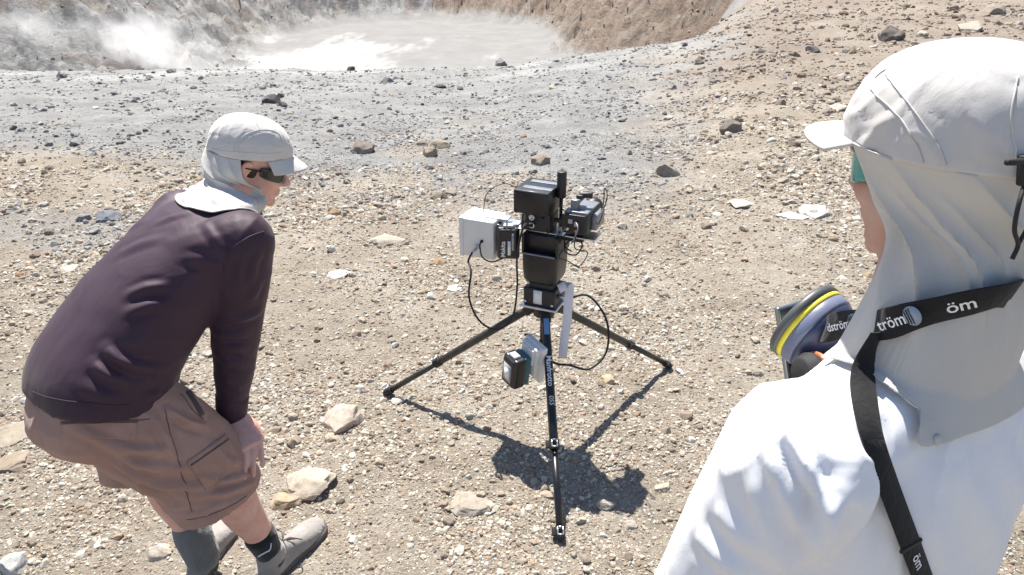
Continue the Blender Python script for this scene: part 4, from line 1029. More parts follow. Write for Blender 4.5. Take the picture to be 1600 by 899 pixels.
def build_shoe(par, heel, toe, ankle, laces=1):
    """ankle boot: upper, sole, tongue, laces; heel and toe on the ground"""
    heel = np.asarray(heel, float); toe = np.asarray(toe, float); ankle = np.asarray(ankle, float); d = unit((toe - heel) * V3(1, 1, 0)); s = V3(-d[1], d[0], 0); Ls = np.linalg.norm(toe - heel); z0 = heel[2]
    out = [(-.0, .030), (.06, .034), (.16, .034), (.22, .043), (.27, .041), (.295, .028), (.305, .010)]
    rings = []
    st = [(.004, .026, .030, .055), (.03, .034, .050, .085), (.075, .035, .068, .095), (.12, .034, .070, .085), (.155, .036, .058, .06), (.20, .043, .046, .046), (.245, .043, .037, .037), (.28, .032, .030, .03), (.300, .015, .018, .02)]
    k = Ls / .305
    for x, w, hgt, _ in st:
        c = heel + d * x * k; rings.append(ering(V3(c[0], c[1], z0 + .020), s, ZU, w * k * 1.10, hgt * k * 1.08, 26, 2.5, .008))
    up_ = [loft(rings), limb([heel + d * .055 * k + ZU * .05, heel * .5 + (ankle - ZU * .02) * .5 + d * .03 + ZU * .03, ankle + ZU * .015], [.043, .046, .047])]
    u = wobj('boot', fuse(up_, .0042, 5), SUEDE, par)
    rings = []
    for z, g in ((.0, .92), (.004, 1.0), (.020, 1.0), (.026, .97)):
        L1 = [heel + d * x * k + s * w * 1.20 * g * k for x, w in out]; L2 = [heel + d * x * k - s * w * 1.20 * g * k for x, w in reversed(out)]
        rings.append(np.array([V3(p[0], p[1], z0 + z) for p in L1 + L2]))
    wobj('sole', loft(rings), SOLE, u)
    if laces:
        for i in range(5):
            x = .105 + i * .020; hz = .088 - i * .009
            c = heel + d * x * k + ZU * hz * k
            wobj('lace', tube([c + s * .026 - ZU * .012, c + s * .010 + ZU * .003 + d * .006, c - s * .010 + ZU * .003 - d * .004, c - s * .026 - ZU * .012], .0020, 6, 4), LACE, u)
        c = heel + d * .12 * k + ZU * .092 * k
        for q in (-1, 1):
            wobj('lace', tube([c, c + s * q * .02 + ZU * .018, c + s * q * .045 + ZU * .012 + d * .02, c + s * q * .035 - ZU * .005 + d * .035, c + s * q * .01 + d * .01], .0020, 6, 5), LACE, u)
            wobj('lace', tube([c, c + s * q * .015 + ZU * .004 + d * .02, c + s * q * .040 - ZU * .020 + d * .05], .0020, 6, 5), LACE, u)
        cc = ankle + ZU * .012
    return u

def rc(bvh, px, py):
    o = Vector((0, 0, CAM_H)); loc, n, i, t = bvh.ray_cast(o, (at(px, py, fw=1.0) - o).normalized()); return None if loc is None else np.array(loc)
def rcl(bvh, L_):
    P = [rc(bvh, *q) for q in L_]; P = [p for p in P if p is not None]; return P

# ------------------------------------------------------------------ the bending man in the dark shirt
def build_bending_man():
    th = R(50); Fh = V3(math.cos(th), math.sin(th), 0); Rh = V3(math.sin(th), -math.cos(th), 0); Pc = V3(-1.135, 1.70, .815)
    man = empty('person', (-.95, 1.80, 0)); tag(man, 'person in dark purple long sleeved shirt and brown shorts, bending with hand on knee', 'person')
    pt = lambda f, r, z: Pc * V3(1, 1, 0) + Fh * f + Rh * r + ZU * z
    spine = [pt(-.012, 0, .808), pt(.0, 0, .85), pt(.035, 0, .90), pt(.120, .005, .99), pt(.225, .015, 1.075), pt(.335, .025, 1.145), pt(.41, .025, 1.195), pt(.455, .02, 1.23)]
    hw = [.203, .200, .193, .188, .186, .176, .135, .085]; db = [.160, .154, .140, .128, .120, .112, .09, .070]; dv = [.150, .165, .180, .172, .155, .130, .095, .070]
    S = spline(np.hstack([np.array(spine), np.array([hw, db, dv]).T]), 5); T = np.gradient(S[:, :3], axis=0); rings = []
    for q, t in zip(S, T):
        t = unit(t); dor = unit(np.cross(Rh, t)); dor = dor if dor[2] > 0 else -dor
        rings.append(ering(q[:3], Rh, dor, q[3], q[4], 40, 2.35, q[5]))
    Nk = S[-1, :3]
    shR = pt(.385, .185, 1.172); shL = pt(.385, -.135, 1.165)
    elR = V3(-.800, 1.865, .905); wrR = V3(-.853, 1.845, .615)
    elL = V3(-1.065, 2.05, .885); wrL = V3(-1.105, 1.965, .62)
    hd = Frame((-.778, 2.145, 1.318), R(11), R(19), R(0))
    # shirt: torso bag and two sleeves, one surface
    def sleeve(a, b, c): 
        m1 = a * .5 + b * .5; m2 = b * .45 + c * .55
        return limb([a, m1, b, m2, c], [.090, .082, .070, .058, .043], 20, 5)
    parts = [loft(rings), sleeve(shR, elR, wrR + V3(.003, .003, .03)), sleeve(shL, elL, wrL + V3(0, 0, .04)), limb([pt(.28, .09, 1.12), shR], [.105, .092]), limb([pt(.28, -.06, 1.12), shL], [.105, .085])]
    V, F = fuse(parts, .0062, 9)
    bv = bvh_of(V, F)
    fl = []
    for poly, amp, w in (([(352, 400), (335, 372), (318, 348)], .0045, .010), ([(350, 420), (315, 408), (280, 402)], .0045, .012),
                         ([(262, 446), (228, 450), (196, 462)], .0065, .011), ([(262, 474), (230, 478), (196, 490)], .0065, .011), 
                         ([(165, 545), (185, 562), (212, 573), (255, 577)], .014, .014), ([(146, 568), (165, 583), (190, 598)], .010, .013), 
                         ([(225, 622), (250, 612), (282, 600)], .008, .012), ([(120, 600), (160, 620), (205, 628)], .005, .014),
                         ([(415, 508), (385, 520), (340, 524)], .012, .013), ([(412, 535), (380, 545), (345, 540)], .010, .012), ([(408, 486), (385, 496), (352, 500)], .008, .012), ([(405, 565), (380, 572), (350, 566)], .008, .012), ([(400, 600), (378, 606), (352, 600)], .006, .011),
                         ([(425, 420), (405, 440), (392, 470)], .006, .012), ([(408, 392), (398, 412), (394, 440)], .006, .010), ([(385, 395), (378, 415), (370, 450)], .006, .010),
                         ([(300, 330), (270, 340), (240, 352)], .004, .012), ([(255, 372), (215, 384), (180, 400)], .004, .014)):
        P = rcl(bv, poly)
        if len(P) > 1: fl.append((P, amp, w))
    Nn = normals(V, F); V = folds(V, Nn, fl)
    V = V + Nn * (.0035 * nz(V, 7, 2.0) + .0012 * nz(V, 20, 5.0) + .0045 * ridge(V, 7, 4.0, (1, .6, 1.5)) * (.4 + nz(V, 4, 9.0)).clip(0, 1))[:, None]
    sh = wobj('shirt', (V.tolist(), F), SHIRTD, man, fixn=False); bv = bvh_of(V, F)
    P = rcl(bv, [(434, 366), (412, 362), (388, 371), (366, 386), (354, 402), (350, 430)])
    wobj('armhole_seam', seam(bv, P, .0019), SHIRTD, sh)
    dc = unit(wrR - elR); cu_ = unit(np.cross(dc, Fh)); cv_ = np.cross(dc, cu_)
    wobj('cuff', loft([ering(wrR + V3(.003, .003, .03) + dc * x, cu_, cv_, r, r, 28) for x, r in ((-.045, .046), (-.043, .0485), (.0, .0465), (.034, .044), (.036, .041), (.01, .039))]), SHIRTD, sh)
    P = rcl(bv, [(52, 612), (80, 622), (140, 630), (205, 632)])
    if len(P) > 2: wobj('hem_seam', seam(bv, P, .0014), SHIRTD, sh)
    wobj('collar', loft([ering(Nk + hd.u * 0 + V3(.010, .010, z), unit(V3(.8, .3, -.3)), unit(V3(-.3, .9, 0)), r, r * .95, 32) for z, r in ((-.02, .082), (.005, .080), (.022, .074), (.022, .068), (.0, .070))]), SHIRTD, sh)
    # body
    hipR, knR, anR = V3(-1.065, 1.645, .80), V3(-.870, 1.745, .50), V3(-.800, 1.800, .10)
    hipL, knL, anL = V3(-1.21, 1.76, .80), V3(-1.130, 1.87, .46), V3(-1.045, 1.825, .10)
    def leg(a, b, c): 
        m = b * .62 + c * .38 - Fh * .012; return limb([a, a * .5 + b * .5, b, m, b * .22 + c * .78, c], [.085, .078, .060, .064, .044, .040], 22, 6)
    bp = [leg(hipR, knR, anR), leg(hipL, knL, anL), limb([pt(0, 0, .80), pt(.1, 0, .95), pt(.28, 0, 1.07), pt(.40, 0, 1.15)], [.13, .11, .11, .09]), limb([shR, elR, wrR], [.05, .042, .030]), limb([shL, elL, wrL], [.05, .042, .030]), limb([shR - ZU * .02, shL - ZU * .02], [.05, .05]), limb([hipR, hipL], [.085, .085]),
          limb([Nk - hd.u * .06, Nk + V3(.02, .02, .02), hd.p(-.015, 0, -.06)], [.046, .043, .046], 20)]
    bp += head_parts(hd)
    knu = V3(-1.10, 1.955, .545); bp += hand_parts(wrL, knu, V3(-1.10, 1.92, .455), V3(-.6, .5, 0) * -1, V3(-1.05, 1.94, .51), V3(-.01, -.012, -.0))
    # shorts: seat and two wide legs with open hems
    def sleg(pts, rr, hem_in, ax):
        rings = []; Sx = spline(np.hstack([np.array(pts), np.array(rr)[:, None]]), 5); Tg = np.gradient(Sx[:, :3], axis=0)
        for q, t in zip(Sx, Tg):
            t = unit(t); u = unit(np.cross(t, Fh)); v = np.cross(t, u); rings.append(ering(q[:3], u, v, q[3] * .90, q[3] * 1.06, 36, 2.2))
        e, t = Sx[-1], unit(Tg[-1]); u = unit(np.cross(t, Fh)); v = np.cross(t, u)
        for back, f_ in ((0.0, .90), (.05, .84), (.09, .72)): rings.append(ering(e[:3] - t * back, u, v, e[3] * .90 * f_, e[3] * 1.06 * f_, 36, 2.2))
        return loft(rings)
    pel = [ering(pt(-.03, 0, z), Rh, Fh, w, d, 40, 2.4, dn) for z, w, d, dn in ((.66, .11, .09, .08), (.69, .160, .12, .125), (.74, .178, .135, .152), (.79, .180, .135, .150), (.84, .165, .125, .125), (.87, .14, .11, .10))]
    sp = [loft(pel), sleg([V3(-1.085, 1.645, .80), V3(-1.005, 1.672, .68), V3(-.925, 1.705, .56), V3(-.878, 1.708, .415)], [.122, .138, .130, .124], .1, 0),
          sleg([V3(-1.205, 1.76, .80), V3(-1.19, 1.80, .67), V3(-1.170, 1.825, .54), V3(-1.165, 1.82, .435)], [.112, .118, .110, .104], .1, 0)]
    V, F = fuse(sp, .0055, 6); bvs = bvh_of(V, F); fl = []
    for poly, amp, w in (([(120, 668), (190, 700), (262, 705)], 0.0136, 0.0112), ([(150, 690), (215, 726), (300, 735)], 0.0119, 0.0112), ([(175, 720), (240, 756), (330, 762)], 0.0136, 0.0112), ([(210, 752), (270, 790), (350, 786)], 0.0119, 0.0112),
                         ([(300, 742), (345, 752), (392, 740)], 0.0136, 0.0096), ([(300, 775), (350, 772), (395, 752)], 0.0119, 0.0096), ([(262, 640), (292, 660), (320, 668)], 0.0153, 0.0096), ([(240, 650), (262, 690), (270, 720)], 0.0102, 0.0096), ([(330, 690), (350, 715), (372, 730)], 0.0136, 0.0088), ([(248, 806), (290, 806), (340, 792)], 0.0102, 0.0088)):
        P = rcl(bvs, poly)
        if len(P) > 1: fl.append((P, amp, w))
    Nn = normals(V, F); V = folds(V, Nn, fl); V = V + Nn * (.0045 * nz(V, 10, 3.0) + .002 * nz(V, 26, 8.0) + .0060 * ridge(V, 8, 6.0, (1, 1, .8)))[:, None]
    so = wobj('shorts', (V.tolist(), F), SHORTM, man, fixn=False); bvs = bvh_of(V, F)
    vd = unit(V3(-1.0, 1.66, .62) - V3(0, 0, CAM_H))
    def on(px, py, o_): 
        p = rc(bvs, px, py)
        while p is None: px -= 2; p = rc(bvs, px, py)
        q, n_ = snap(bvs, p, 0); return q + n_ * o_
    knu, tip = on(381, 700, .019), on(386, 752, .011)
    bp += hand_parts(wrR, knu, tip, V3(.70, .45, .1), on(391, 690, .016) + V3(.03, .03, -.02), V3(0, 0, -.006))
    wobj('body', fuse(bp, .0044, 4), SKIN, man)
    for ln_ in ([(258, 640), (270, 690), (285, 745), (300, 800)], [(282, 615), (300, 640), (318, 655)], [(100, 655), (160, 662), (235, 655)], [(292, 812), (340, 800), (385, 775)]):
        P = rcl(bvs, ln_)
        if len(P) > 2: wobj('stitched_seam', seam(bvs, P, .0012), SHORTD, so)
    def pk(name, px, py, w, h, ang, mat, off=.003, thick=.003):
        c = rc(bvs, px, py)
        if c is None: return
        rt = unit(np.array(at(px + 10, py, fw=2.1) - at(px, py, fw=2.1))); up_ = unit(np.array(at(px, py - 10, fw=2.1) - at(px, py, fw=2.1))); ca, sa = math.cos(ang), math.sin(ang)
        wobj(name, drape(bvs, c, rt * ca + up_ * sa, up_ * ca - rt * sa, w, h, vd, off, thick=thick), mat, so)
    pk('cargo_pocket', 338, 722, .140, .10, R(34), SHORTM, .0008, .0022)
    pk('cargo_pocket_edge_shade', 328, 706, .135, .005, R(33), SHORTD, .003, .0012)  # dark strip painted as the shade along the cargo pocket's edge
    pk('rear_pocket', 156, 670, .185, .050, R(-3), SHORTM, .0008, .0022)
    pk('rear_pocket_edge_shade', 156, 659, .19, .008, R(2), SHORTD, .003, .0012)  # dark strip painted as the shade along the rear pocket's top
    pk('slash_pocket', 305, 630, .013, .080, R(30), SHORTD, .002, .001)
    # socks and boots
    for a, k, heel, toe in ((anR, knR, (-.838, 1.765), (-.700, 2.055)), (anL, knL, (-1.060, 1.775), (-1.030, 2.080))):
        d = unit(k - a); z = max(gz(*heel), gz(*toe)); 
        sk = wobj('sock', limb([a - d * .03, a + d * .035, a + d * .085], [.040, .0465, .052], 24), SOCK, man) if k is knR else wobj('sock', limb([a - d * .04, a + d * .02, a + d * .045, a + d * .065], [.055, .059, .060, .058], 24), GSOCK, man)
        if k is knR:
            q = a + d * .055; sd = unit(V3(.35, -.93, 0)); wobj('emblem', tube([q + sd * .0495 + V3(-.022, -.006, -.012), q + sd * .0505, q + sd * .049 + V3(.016, .006, .006), q + sd * .047 + V3(.022, .010, .028)], [.0022, .0024, .0022, .0016], 8, 4), WPRINT, sk)
        build_shoe(man, V3(*heel, z), V3(*toe, z), a - d * .012, 1 if k is knR else 0)
    # cap, flap, glasses, hair
    seams = [[(330, 232), (348, 236), (372, 238), (410, 240), (440, 238)], [(366, 238), (368, 224), (384, 211), (412, 203), (434, 208), (441, 224)], [(372, 236), (375, 225), (392, 214), (414, 208), (430, 212)], [(392, 184), (400, 192), (406, 203)]]
    cp, cbv = build_cap(man, hd, .119, .097, .108, .058, .024, seams, (-.016, 0, .034), -.018)
    nk = hd.p(-.03, 0, -.075) * .6 + (Nk + V3(.01, .01, .02)) * .4
    tf = unit(Fh * .8 + V3(.2, 0, -.35)); tl = unit(np.cross(unit(np.cross(tf, -Rh)), tf))
    foldf = lambda u, v: .0070 * (1 - 2 * np.abs(np.sin(np.pi * (7 * u + 2.2 * v + .3 * np.sin(9 * u)))) ** .6) * np.sin(np.pi * np.clip(v, 0, 1)) ** .7 + .0040 * np.sin(2 * np.pi * (2.3 * u + 1.1 * v)) * np.sin(np.pi * np.clip(v, 0, 1)) ** .7 + .0035 * np.sin(2 * np.pi * (3.7 * u - 2.2 * v) + 1) * sstep(.3, .7, v) + .010 * np.exp(-((v - .66) / .10) ** 2) * (1 + .5 * np.sin(9 * u)) - .006 * np.exp(-((v - .45) / .06) ** 2) * (1 + .4 * np.sin(7 * u + 1))
    fo, A, NN, shp = build_flap(cp, hd, .119, .097, Nk, tf, tl, bv, R(-96), R(-264), lambda s: .026 + .008 * math.sin(s * 7), foldf, .034, nk, .092, -.018, (-.016, 0, 0), spread=.030, mid=.046, lo0=R(-28), lo1=R(-332))
    build_shades(man, hd, SHADE, SHADE)
    wobj('hair', fuse([ball(hd.p(-.022, 0, .022), (.090, .079, .088), hd.f, hd.l, hd.u)], .005, 2), HAIR, man)
    return man

build_bending_man()
# ------------------------------------------------------------------ the man in white on the right
STRAPM = cloth('black_strap_webbing', (.013, .013, .014), None, .8, 800, (60, .2), .1, .2)
LOGO = plain('grey_blue_print', (.28, .33, .40), .6)
BLUE = plain('blue_mask_silicone', (.034, .046, .098), .38, 0, (150, .1), .12, 30)
LBLUE = plain('pale_blue_filter_plastic', (.14, .16, .24), .4, 0, (150, .1), .1, 30)
YEL = plain('yellow_band', (.72, .62, .05), .5, 0, (0, 0), .08, 40)
DGRY = plain('dark_grey_filter_rim', (.075, .080, .085), .42, 0, (200, .1), .15, 40)
ORN = plain('orange_valve_tab', (.75, .16, .06), .45)
PHGL = plain('black_phone_glass', (.012, .013, .016), .08, 0, (0, 0), 0, 10, coat=1.0)
PHED = plain('grey_phone_edge', (.30, .33, .34), .3, .8, (0, 0), .05, 40)

def build_white_man():
    th = R(118); F2 = V3(math.cos(th), math.sin(th), 0); L2 = V3(-F2[1], F2[0], 0); T = V3(.478, .742, 0)
    man = empty('person', (T[0], T[1], gz(T[0], T[1])))
    tag(man, 'person in white shirt and pale sun cap seen from behind, black strap over the shoulder', 'person')
    pt = lambda f, l, z: T + F2 * f + L2 * l + ZU * z
    st = [(.0, .86, .195, .130, .135), (.0, 1.0, .195, .132, .135), (.005, 1.15, .200, .135, .135), (.008, 1.26, .212, .132, .138), (.005, 1.35, .212, .125, .130), (.0, 1.415, .188, .108, .110), (-.004, 1.465, .135, .088, .088), (-.004, 1.515, .082, .072, .070)]
    S = spline(np.array(st), 5); rings = [ering(pt(q[0], 0, q[1]), L2, -F2, q[2], q[3], 48, 2.3, q[4]) for q in S]
    shL, elL, wrL = pt(-.005, .180, 1.418), V3(.262, .705, 1.130), V3(.376, .850, 1.235)
    shR, elR, wrR = pt(-.005, -.180, 1.418), pt(.03, -.25, 1.17), pt(.16, -.20, .98)
    def sleeve(a, b, c): return limb([a, a * .5 + b * .5, b, b * .5 + c * .5, c], [.088, .084, .072, .062, .046], 22, 5)
    parts = [loft(rings), sleeve(shL, elL, wrL - unit(wrL - elL) * .03), sleeve(shR, elR, wrR - unit(wrR - elR) * .03), limb([pt(-.008, .065, 1.430), shL], [.082, .078]), limb([pt(-.008, -.065, 1.430), shR], [.082, .078])]
    V, F = fuse(parts, .0042, 16); bv = bvh_of(V, F); fl = []
    for poly, amp, w in (([(1222, 648), (1238, 690), (1262, 740), (1285, 800)], .013, .008), ([(1205, 668), (1212, 720), (1230, 780), (1262, 850)], .012, .009), ([(1190, 690), (1185, 760), (1200, 840), (1235, 895)], .008, .014),
                         ([(1262, 880), (1285, 830), (1300, 770)], .014, .010), ([(1290, 890), (1310, 800), (1318, 730)], .009, .016), ([(1330, 895), (1345, 820), (1340, 745)], .006, .016), ([(1120, 790), (1150, 830), (1200, 870)], .006, .014), ([(1090, 830), (1120, 870), (1160, 898)], .006, .014),
                         ([(1560, 880), (1540, 800), (1500, 720)], .008, .022), ([(1590, 800), (1570, 740), (1550, 690)], .006, .02), ([(1460, 890), (1470, 800), (1480, 720)], .005, .02), ([(1300, 620), (1340, 640), (1390, 640)], .003, .014)):
        P = rcl(bv, poly)
        if len(P) > 1: fl.append((P, amp, w))
    Nn = normals(V, F); bv0 = bvh_of(V, F); V = folds(V, Nn, fl); V = V + Nn * (.0022 * nz(V, 5, 12.0) + .0006 * nz(V, 20, 15.0) + .0060 * ridge(V, 6, 14.0, (1.1, 1.1, .45), 9) * (.35 + 1.2 * nz(V, 3.5, 19.0)).clip(0, 1) + .0022 * ridge(V, 15, 24.0, (1, 1, .5), 9))[:, None]
    sh = wobj('shirt', (V.tolist(), F), SHIRTW, man, fixn=False); bv = bvh_of(V, F)
    hd = Frame((.472, .776, 1.722), R(118), R(8), R(0))
    wobj('collar', loft([ering(pt(-.002 + dz * .3, 0, 1.505 + dz), L2, -F2, r, r * .84, 36) for dz, r in ((-.02, .082), (.01, .079), (.022, .075), (.022, .070), (.0, .072))]), SHIRTW, sh)
    # body
    g0 = gz(T[0], T[1]); hipL, hipR = pt(0, .095, .93), pt(0, -.095, .93); anL, anR = pt(-.02, .13, g0 + .10), pt(.02, -.13, g0 + .10); knL, knR = pt(.03, .11, .50), pt(.05, -.12, .50)
    bp = [limb([pt(0, 0, .95), pt(0, 0, 1.2), pt(0, 0, 1.42)], [.12, .12, .10]), limb([shL, elL, wrL], [.05, .042, .029]), limb([shR, elR, wrR], [.05, .042, .029]), limb([shL, shR], [.06, .06]), limb([pt(0, 0, 1.42), pt(.01, 0, 1.54), hd.p(-.02, 0, -.06)], [.07, .062, .062], 20)]
    for a, b, c in ((hipL, knL, anL), (hipR, knR, anR)): bp += [limb([a, a * .5 + b * .5, b, b * .6 + c * .4, c], [.085, .078, .056, .056, .038]), limb([c, c + F2 * .06 - ZU * .05], [.036, .034])]
    bp += head_parts(hd, .84)
    PHC = V3(.417, .905, 1.400); ph_r = unit(-L2); ph_u = unit(F2 * .38 + ZU * .92); ph_n = np.cross(ph_r, ph_u)
    edge = PHC - ph_r * .0385
    knu = edge - ph_u * .118 + ph_n * .016 + ph_r * .010
    bp += hand_parts(wrL, knu, edge - ph_u * .072 - ph_n * .018, ph_u, edge - ph_u * .065 + ph_n * .014 + ph_r * .025, ph_r * .016 - ph_n * .004, .0084)
    bp += hand_parts(wrR, wrR + V3(-.01, .05, -.065), wrR + V3(-.03, .09, -.14), L2, wrR + V3(-.07, .06, -.07), F2 * .02)
    wobj('body', fuse(bp, .0048, 4), SKIN2, man)
    V, F = fuse([loft([ering(pt(0, 0, z), L2, F2, w, d, 36, 2.3) for z, w, d in ((.82, .15, .11), (.86, .185, .13), (.95, .182, .13), (1.02, .17, .12))])] + [limb([a, a * .5 + b * .5, b, b * .5 + c * .5, c + ZU * .0], [.105, .098, .082, .076, .068]) for a, b, c in ((hipL, knL, anL), (hipR, knR, anR))], .008, 6)
    N_ = normals(V, F); V = V + N_ * (.006 * nz(V, 9, 31.0))[:, None]
    wobj('trousers', (V.tolist(), F), TROUS, man, fixn=False)
    for a in (anL, anR):
        h_ = a - F2 * .06; t_ = a + F2 * .245; z = gz(a[0], a[1]); build_shoe(man, V3(h_[0], h_[1], z), V3(t_[0], t_[1], z), a, False)
    # cap
    seams = [[(1361, 138), (1404, 182), (1432, 225), (1443, 255), (1447, 285)], [(1383, 113), (1420, 162), (1463, 223), (1478, 258), (1478, 300)], [(1368, 122), (1374, 116), (1386, 108)], [(1404, 182), (1430, 172)], [(1590, 120), (1580, 180), (1588, 250)]]
    CA, CB = .116, .099
    cp, cbv = build_cap(man, hd, CA, CB, .112, .066, .004, seams, (-.006, 0, .016), -.016)
    nk = hd.p(-.030, 0, -.095)
    tf = unit(F2); tl = L2
    def foldf(u, v):
        rg1 = lambda p: 1 - 2 * np.abs(np.sin(np.pi * p)) ** .55
        env = np.sin(np.pi * np.clip(v * 1.12, 0, 1)) ** .7
        a = .0085 * rg1(5.2 * u - 2.4 * v + .3 * np.sin(5 * u) + .15) * env
        b = .0050 * rg1(9.3 * u - 4.1 * v + .4 * np.sin(7 * u + 2) + .6) * env * sstep(.05, .3, v)
        c = .0022 * np.sin(2 * np.pi * (2.1 * u) + 2.0) * sstep(.55, .9, v)
        return (a + b) * (1 - .95 * sstep(.48, .70, v)) + c
    ln = lambda s: -.024 + .074 * float(sstep(.24, .34, np.array(s))) + .012 * math.exp(-((s - .37) / .04) ** 2) + .003 * math.sin(9 * s)
    fo, A, NN, shp = build_flap(cp, hd, CA, CB, pt(-.004, 0, 1.505), tf, tl, bv0, R(56), R(292), ln, foldf, .018, nk, .082, -.016, (-.006, 0, 0), spread=.020, nphi=220, nt=80, thick=.0010, push=.010)
    G = A.reshape(shp[0], shp[1], 3)
    wobj('button', lathe(G[int(.375 * shp[0]), shp[1] - 4], NN.reshape(shp[0], shp[1], 3)[int(.375 * shp[0]), shp[1] - 4], [(-.001, .005), (.002, .005), (.003, .003)], 14), FLAPM, fo)
    # cord lock at the back of the cap
    wq = R(147); q = hd.p(-.006 + math.cos(wq) * CA, math.sin(wq) * CB, .016); bk = unit(hd.f * math.cos(wq) + hd.l * math.sin(wq))
    wobj('cord_lock', join(cyl(q + hd.u * .012 + bk * .010, q - hd.u * .016 + bk * .012, .0085, .0075, 18, .002), cyl(q + hd.u * .006 + bk * .01 + hd.l * .003, q + hd.u * .010 + bk * .012 + hd.l * .034, .0035, .003, 12)), CORD, cp)
    wobj('draw_cord', tube([q + bk * .012 - hd.u * .012, q + bk * .018 - hd.u * .03 + hd.l * .012, q + bk * .016 - hd.u * .055 + hd.l * .010, q + bk * .014 - hd.u * .072 - hd.l * .002, q + bk * .014 - hd.u * .085 + hd.l * .004], .0021, 8, 5), CORD, cp)
    wobj('draw_cord', tube([q + bk * .012 - hd.u * .012, q + bk * .020 - hd.u * .025 - hd.l * .014, q + bk * .017 - hd.u * .052 - hd.l * .012, q + bk * .014 - hd.u * .072 - hd.l * .002], .0021, 8, 5), CORD, cp)
    build_shades(man, hd, TEALG, SHADE)
    wobj('hair', fuse([ball(hd.p(-.022, 0, .022), (.090, .079, .088), hd.f, hd.l, hd.u)], .005, 2), HAIR, man)
    # phone in the left hand
    pm = np.stack([ph_r, ph_u, ph_n], 1); ph = empty('phone', PHC); tag(ph, 'grey edged phone held behind the blue respirator', 'phone')
    wobj('phone_body', box(PHC, (.077, .158, .0085), pm, .0035, 3), PHED, ph)
    wobj('screen', box(PHC + ph_n * .0045, (.070, .150, .0012), pm, .0004), PHGL, ph)
    # respirator hanging on the chest
    C = V3(.412, .862, 1.462); ax = unit(V3(-.52, .70, .30)); rs = empty('respirator', C); tag(rs, 'blue half mask respirator with yellow banded filter hanging on the chest', 'respirator')
    C0 = C - ax * .035
    wobj('filter_cup', lathe(C0, ax, [(.0, .020), (.004, .028), (.012, .040), (.022, .050), (.030, .0535), (.032, .0535)], 48), BLUE, rs)
    wobj('filter_ring', lathe(C0, ax, [(.0315, .0545), (.034, .0560), (.046, .0565), (.048, .055)], 48), LBLUE, rs)
    wobj('yellow_band', lathe(C0, ax, [(.0475, .0555), (.048, .0572), (.0545, .0572), (.055, .0555)], 48), YEL, rs)
    wobj('filter_rim', lathe(C0, ax, [(.0545, .056), (.055, .0590), (.064, .0590), (.067, .056), (.067, .046), (.063, .044), (.063, .001)], 48), DGRY, rs)
    bx = unit(np.cross(ax, ZU)); by = np.cross(bx, ax)
    wobj('facepiece', fuse([ball(C0 + V3(.035, -.012, -.030), (.050, .042, .052), F2, L2, ZU), limb([C0, C0 + V3(.045, -.02, -.01)], [.024, .034]), limb([C0 + V3(.03, -.02, -.02), C0 + V3(.07, .01, -.06)], [.032, .035])], .004, 5), BLUE, rs)
    vc = V3(.388, .800, 1.440); va = unit(V3(-.92, -.25, .10))
    vv = wobj('exhale_valve', join(lathe(vc, va, [(0, .022), (.006, .025), (.012, .025), (.014, .022), (.020, .021), (.024, .017), (.025, .001)], 32)), RUB, rs)
    wobj('valve_tab', lathe(vc - va * .006, va, [(0, .0245), (.005, .0262), (.0065, .024)], 32), ORN, vv)
    # harness strap, one ribbon over the nape and down the back
    allbv = bvh_of(*join((V0, F0) if False else ([], []), ([tuple(v) for v in A], [tuple(f) for f in [(i * shp[1] + j, (i + 1) * shp[1] + j, (i + 1) * shp[1] + j + 1, i * shp[1] + j + 1) for i in range(shp[0] - 1) for j in range(shp[1] - 1)]])))
    def strap(name, pts, width, off=.007):
        P = []; 
        for p in pts:
            p = np.asarray(p, float); a1, n1 = snap(bv, p, off); a2, n2 = snap(allbv, p, off)
            l2, m2, k2, d2 = allbv.find_nearest(Vector(p)); l1, m1, k1, d1 = bv.find_nearest(Vector(p))
            P.append(a2 if d2 < d1 + .006 else a1)
        return P
    nape = [rcany(allbv, bv, q) for q in ((1372, 515), (1400, 499), (1440, 490), (1485, 480), (1530, 470), (1575, 460), (1600, 455))]
    nape = [p + unit(V3(0, 0, CAM_H) - p) * .016 for p in nape]
    front = [C0 + V3(.006, -.020, .012), C0 + V3(.012, -.050, .016)]
    front = [np.array(at(1286, 517, fw=.93)), np.array(at(1310, 508, fw=.905)), np.array(at(1342, 503, fw=.87))]
    tail = [pt(-.02, -.080, 1.56), pt(.06, -.095, 1.53), pt(.11, -.05, 1.48)]
    path = spline(np.array([front[0] + V3(.012, .02, -.012)] + front + nape + tail), 8)
    path = relax(path, 60)
    Wd = []
    for k, p in enumerate(path): Wd.append(V3(.05, -.28, .96))
    w = wobj('harness_strap', ribbon(path, np.array(Wd), .034, .0022), STRAPM, rs)
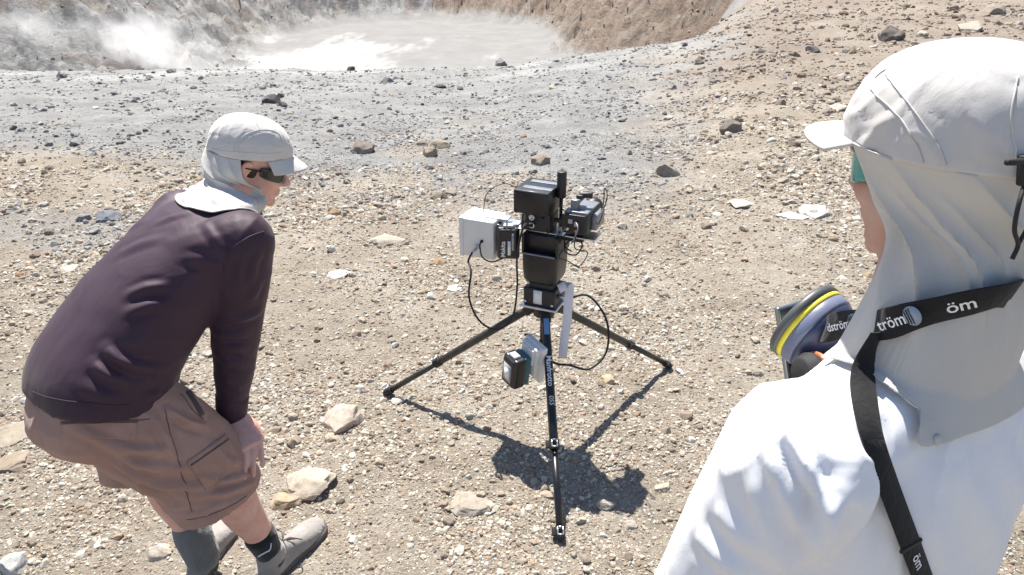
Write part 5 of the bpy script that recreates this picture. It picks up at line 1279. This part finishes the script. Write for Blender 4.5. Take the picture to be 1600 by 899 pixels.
    def print_on(path, px, text, size, dirn=1, logo=None, W=V3(.05, -.28, .96), name='lettering'):
        sc = [abs(project(p)[0] - px[0]) + abs(project(p)[1] - px[1]) for p in path]; k = int(np.argmin(sc)); k = max(1, min(len(path) - 2, k))
        t = unit(path[k + 1] - path[k - 1]) * dirn; wv = unit(W - t * (W @ t)); nn = np.cross(t, wv); 
        if nn @ (V3(0, 0, CAM_H) - path[k]) < 0: wv = -wv; nn = -nn
        c = path[k] + nn * .0020
        wobj(name, text_vf(text, size, c, t, wv, bold=.012), WPRINT, w, False, False)
        if logo is not None:
            lc = c + t * logo
            wobj('logo', lathe(lc - nn * .0004, nn, [(0, .0105), (.0004, .0105)], 28), LOGO, w)
            for s_ in (-.006, -.003, 0.0): wobj('logo_line', tube([lc + t * (s_ - .001) - wv * .0085 * math.sqrt(1 - (s_ / .0105) ** 2) + nn * .0006, lc + t * (s_ - .001) + wv * .0085 * math.sqrt(1 - (s_ / .0105) ** 2) + nn * .0006], .0005, 4), STRAPM, w)
    print_on(path, (1500, 477), 'öm', .021, 1)
    print_on(path, (1395, 503), 'tröm', .018, 1, .028)
    print_on(path, (1312, 510), 'dström', .015, 1, .030)
    back = [rcany(allbv, bv, q) for q in ((1372, 520), (1354, 550), (1346, 590), (1352, 640), (1368, 700), (1390, 765), (1415, 830), (1437, 890))]
    back = [p + unit(V3(0, 0, CAM_H) - p) * .012 for p in back]
    back.append(back[-1] + (back[-1] - back[-2]) * 1.2)
    B = relax(spline(np.array(back), 8), 40); WB = np.array([V3(.88, .44, .15)] * len(B))
    w2 = wobj('back_strap', ribbon(B, WB, .027, .0022), STRAPM, rs); w = w2
    print_on(B, (1434, 878), 'öm', .017, 1, None, V3(.88, .44, .15))
    wobj('strap_keeper', box(B[-14], (.031, .004, .006), np.stack([unit(V3(.88, .44, .1)), unit(np.cross(V3(.88, .44, .1), ZU)), ZU], 1), .001), RUB, w2)
    return man

def relax(P, it):
    P = P.copy()
    for k in range(it): P[1:-1] = P[1:-1] * .5 + (P[:-2] + P[2:]) * .25
    return P
def project(p):
    c, s = math.cos(CAM_PITCH), math.sin(CAM_PITCH); x, y, z = p[0], p[1], p[2] - CAM_H; fw = y * c - z * s
    return 800 + CAM_F * x / fw, 449.5 - CAM_F * (y * s + z * c) / fw
def rcany(b1, b2, q):
    P = [p for p in (rc(b1, *q), rc(b2, *q)) if p is not None]
    return min(P, key=lambda p: np.linalg.norm(p - V3(0, 0, CAM_H))) if P else np.array(at(q[0], q[1], fw=.82))
build_white_man()
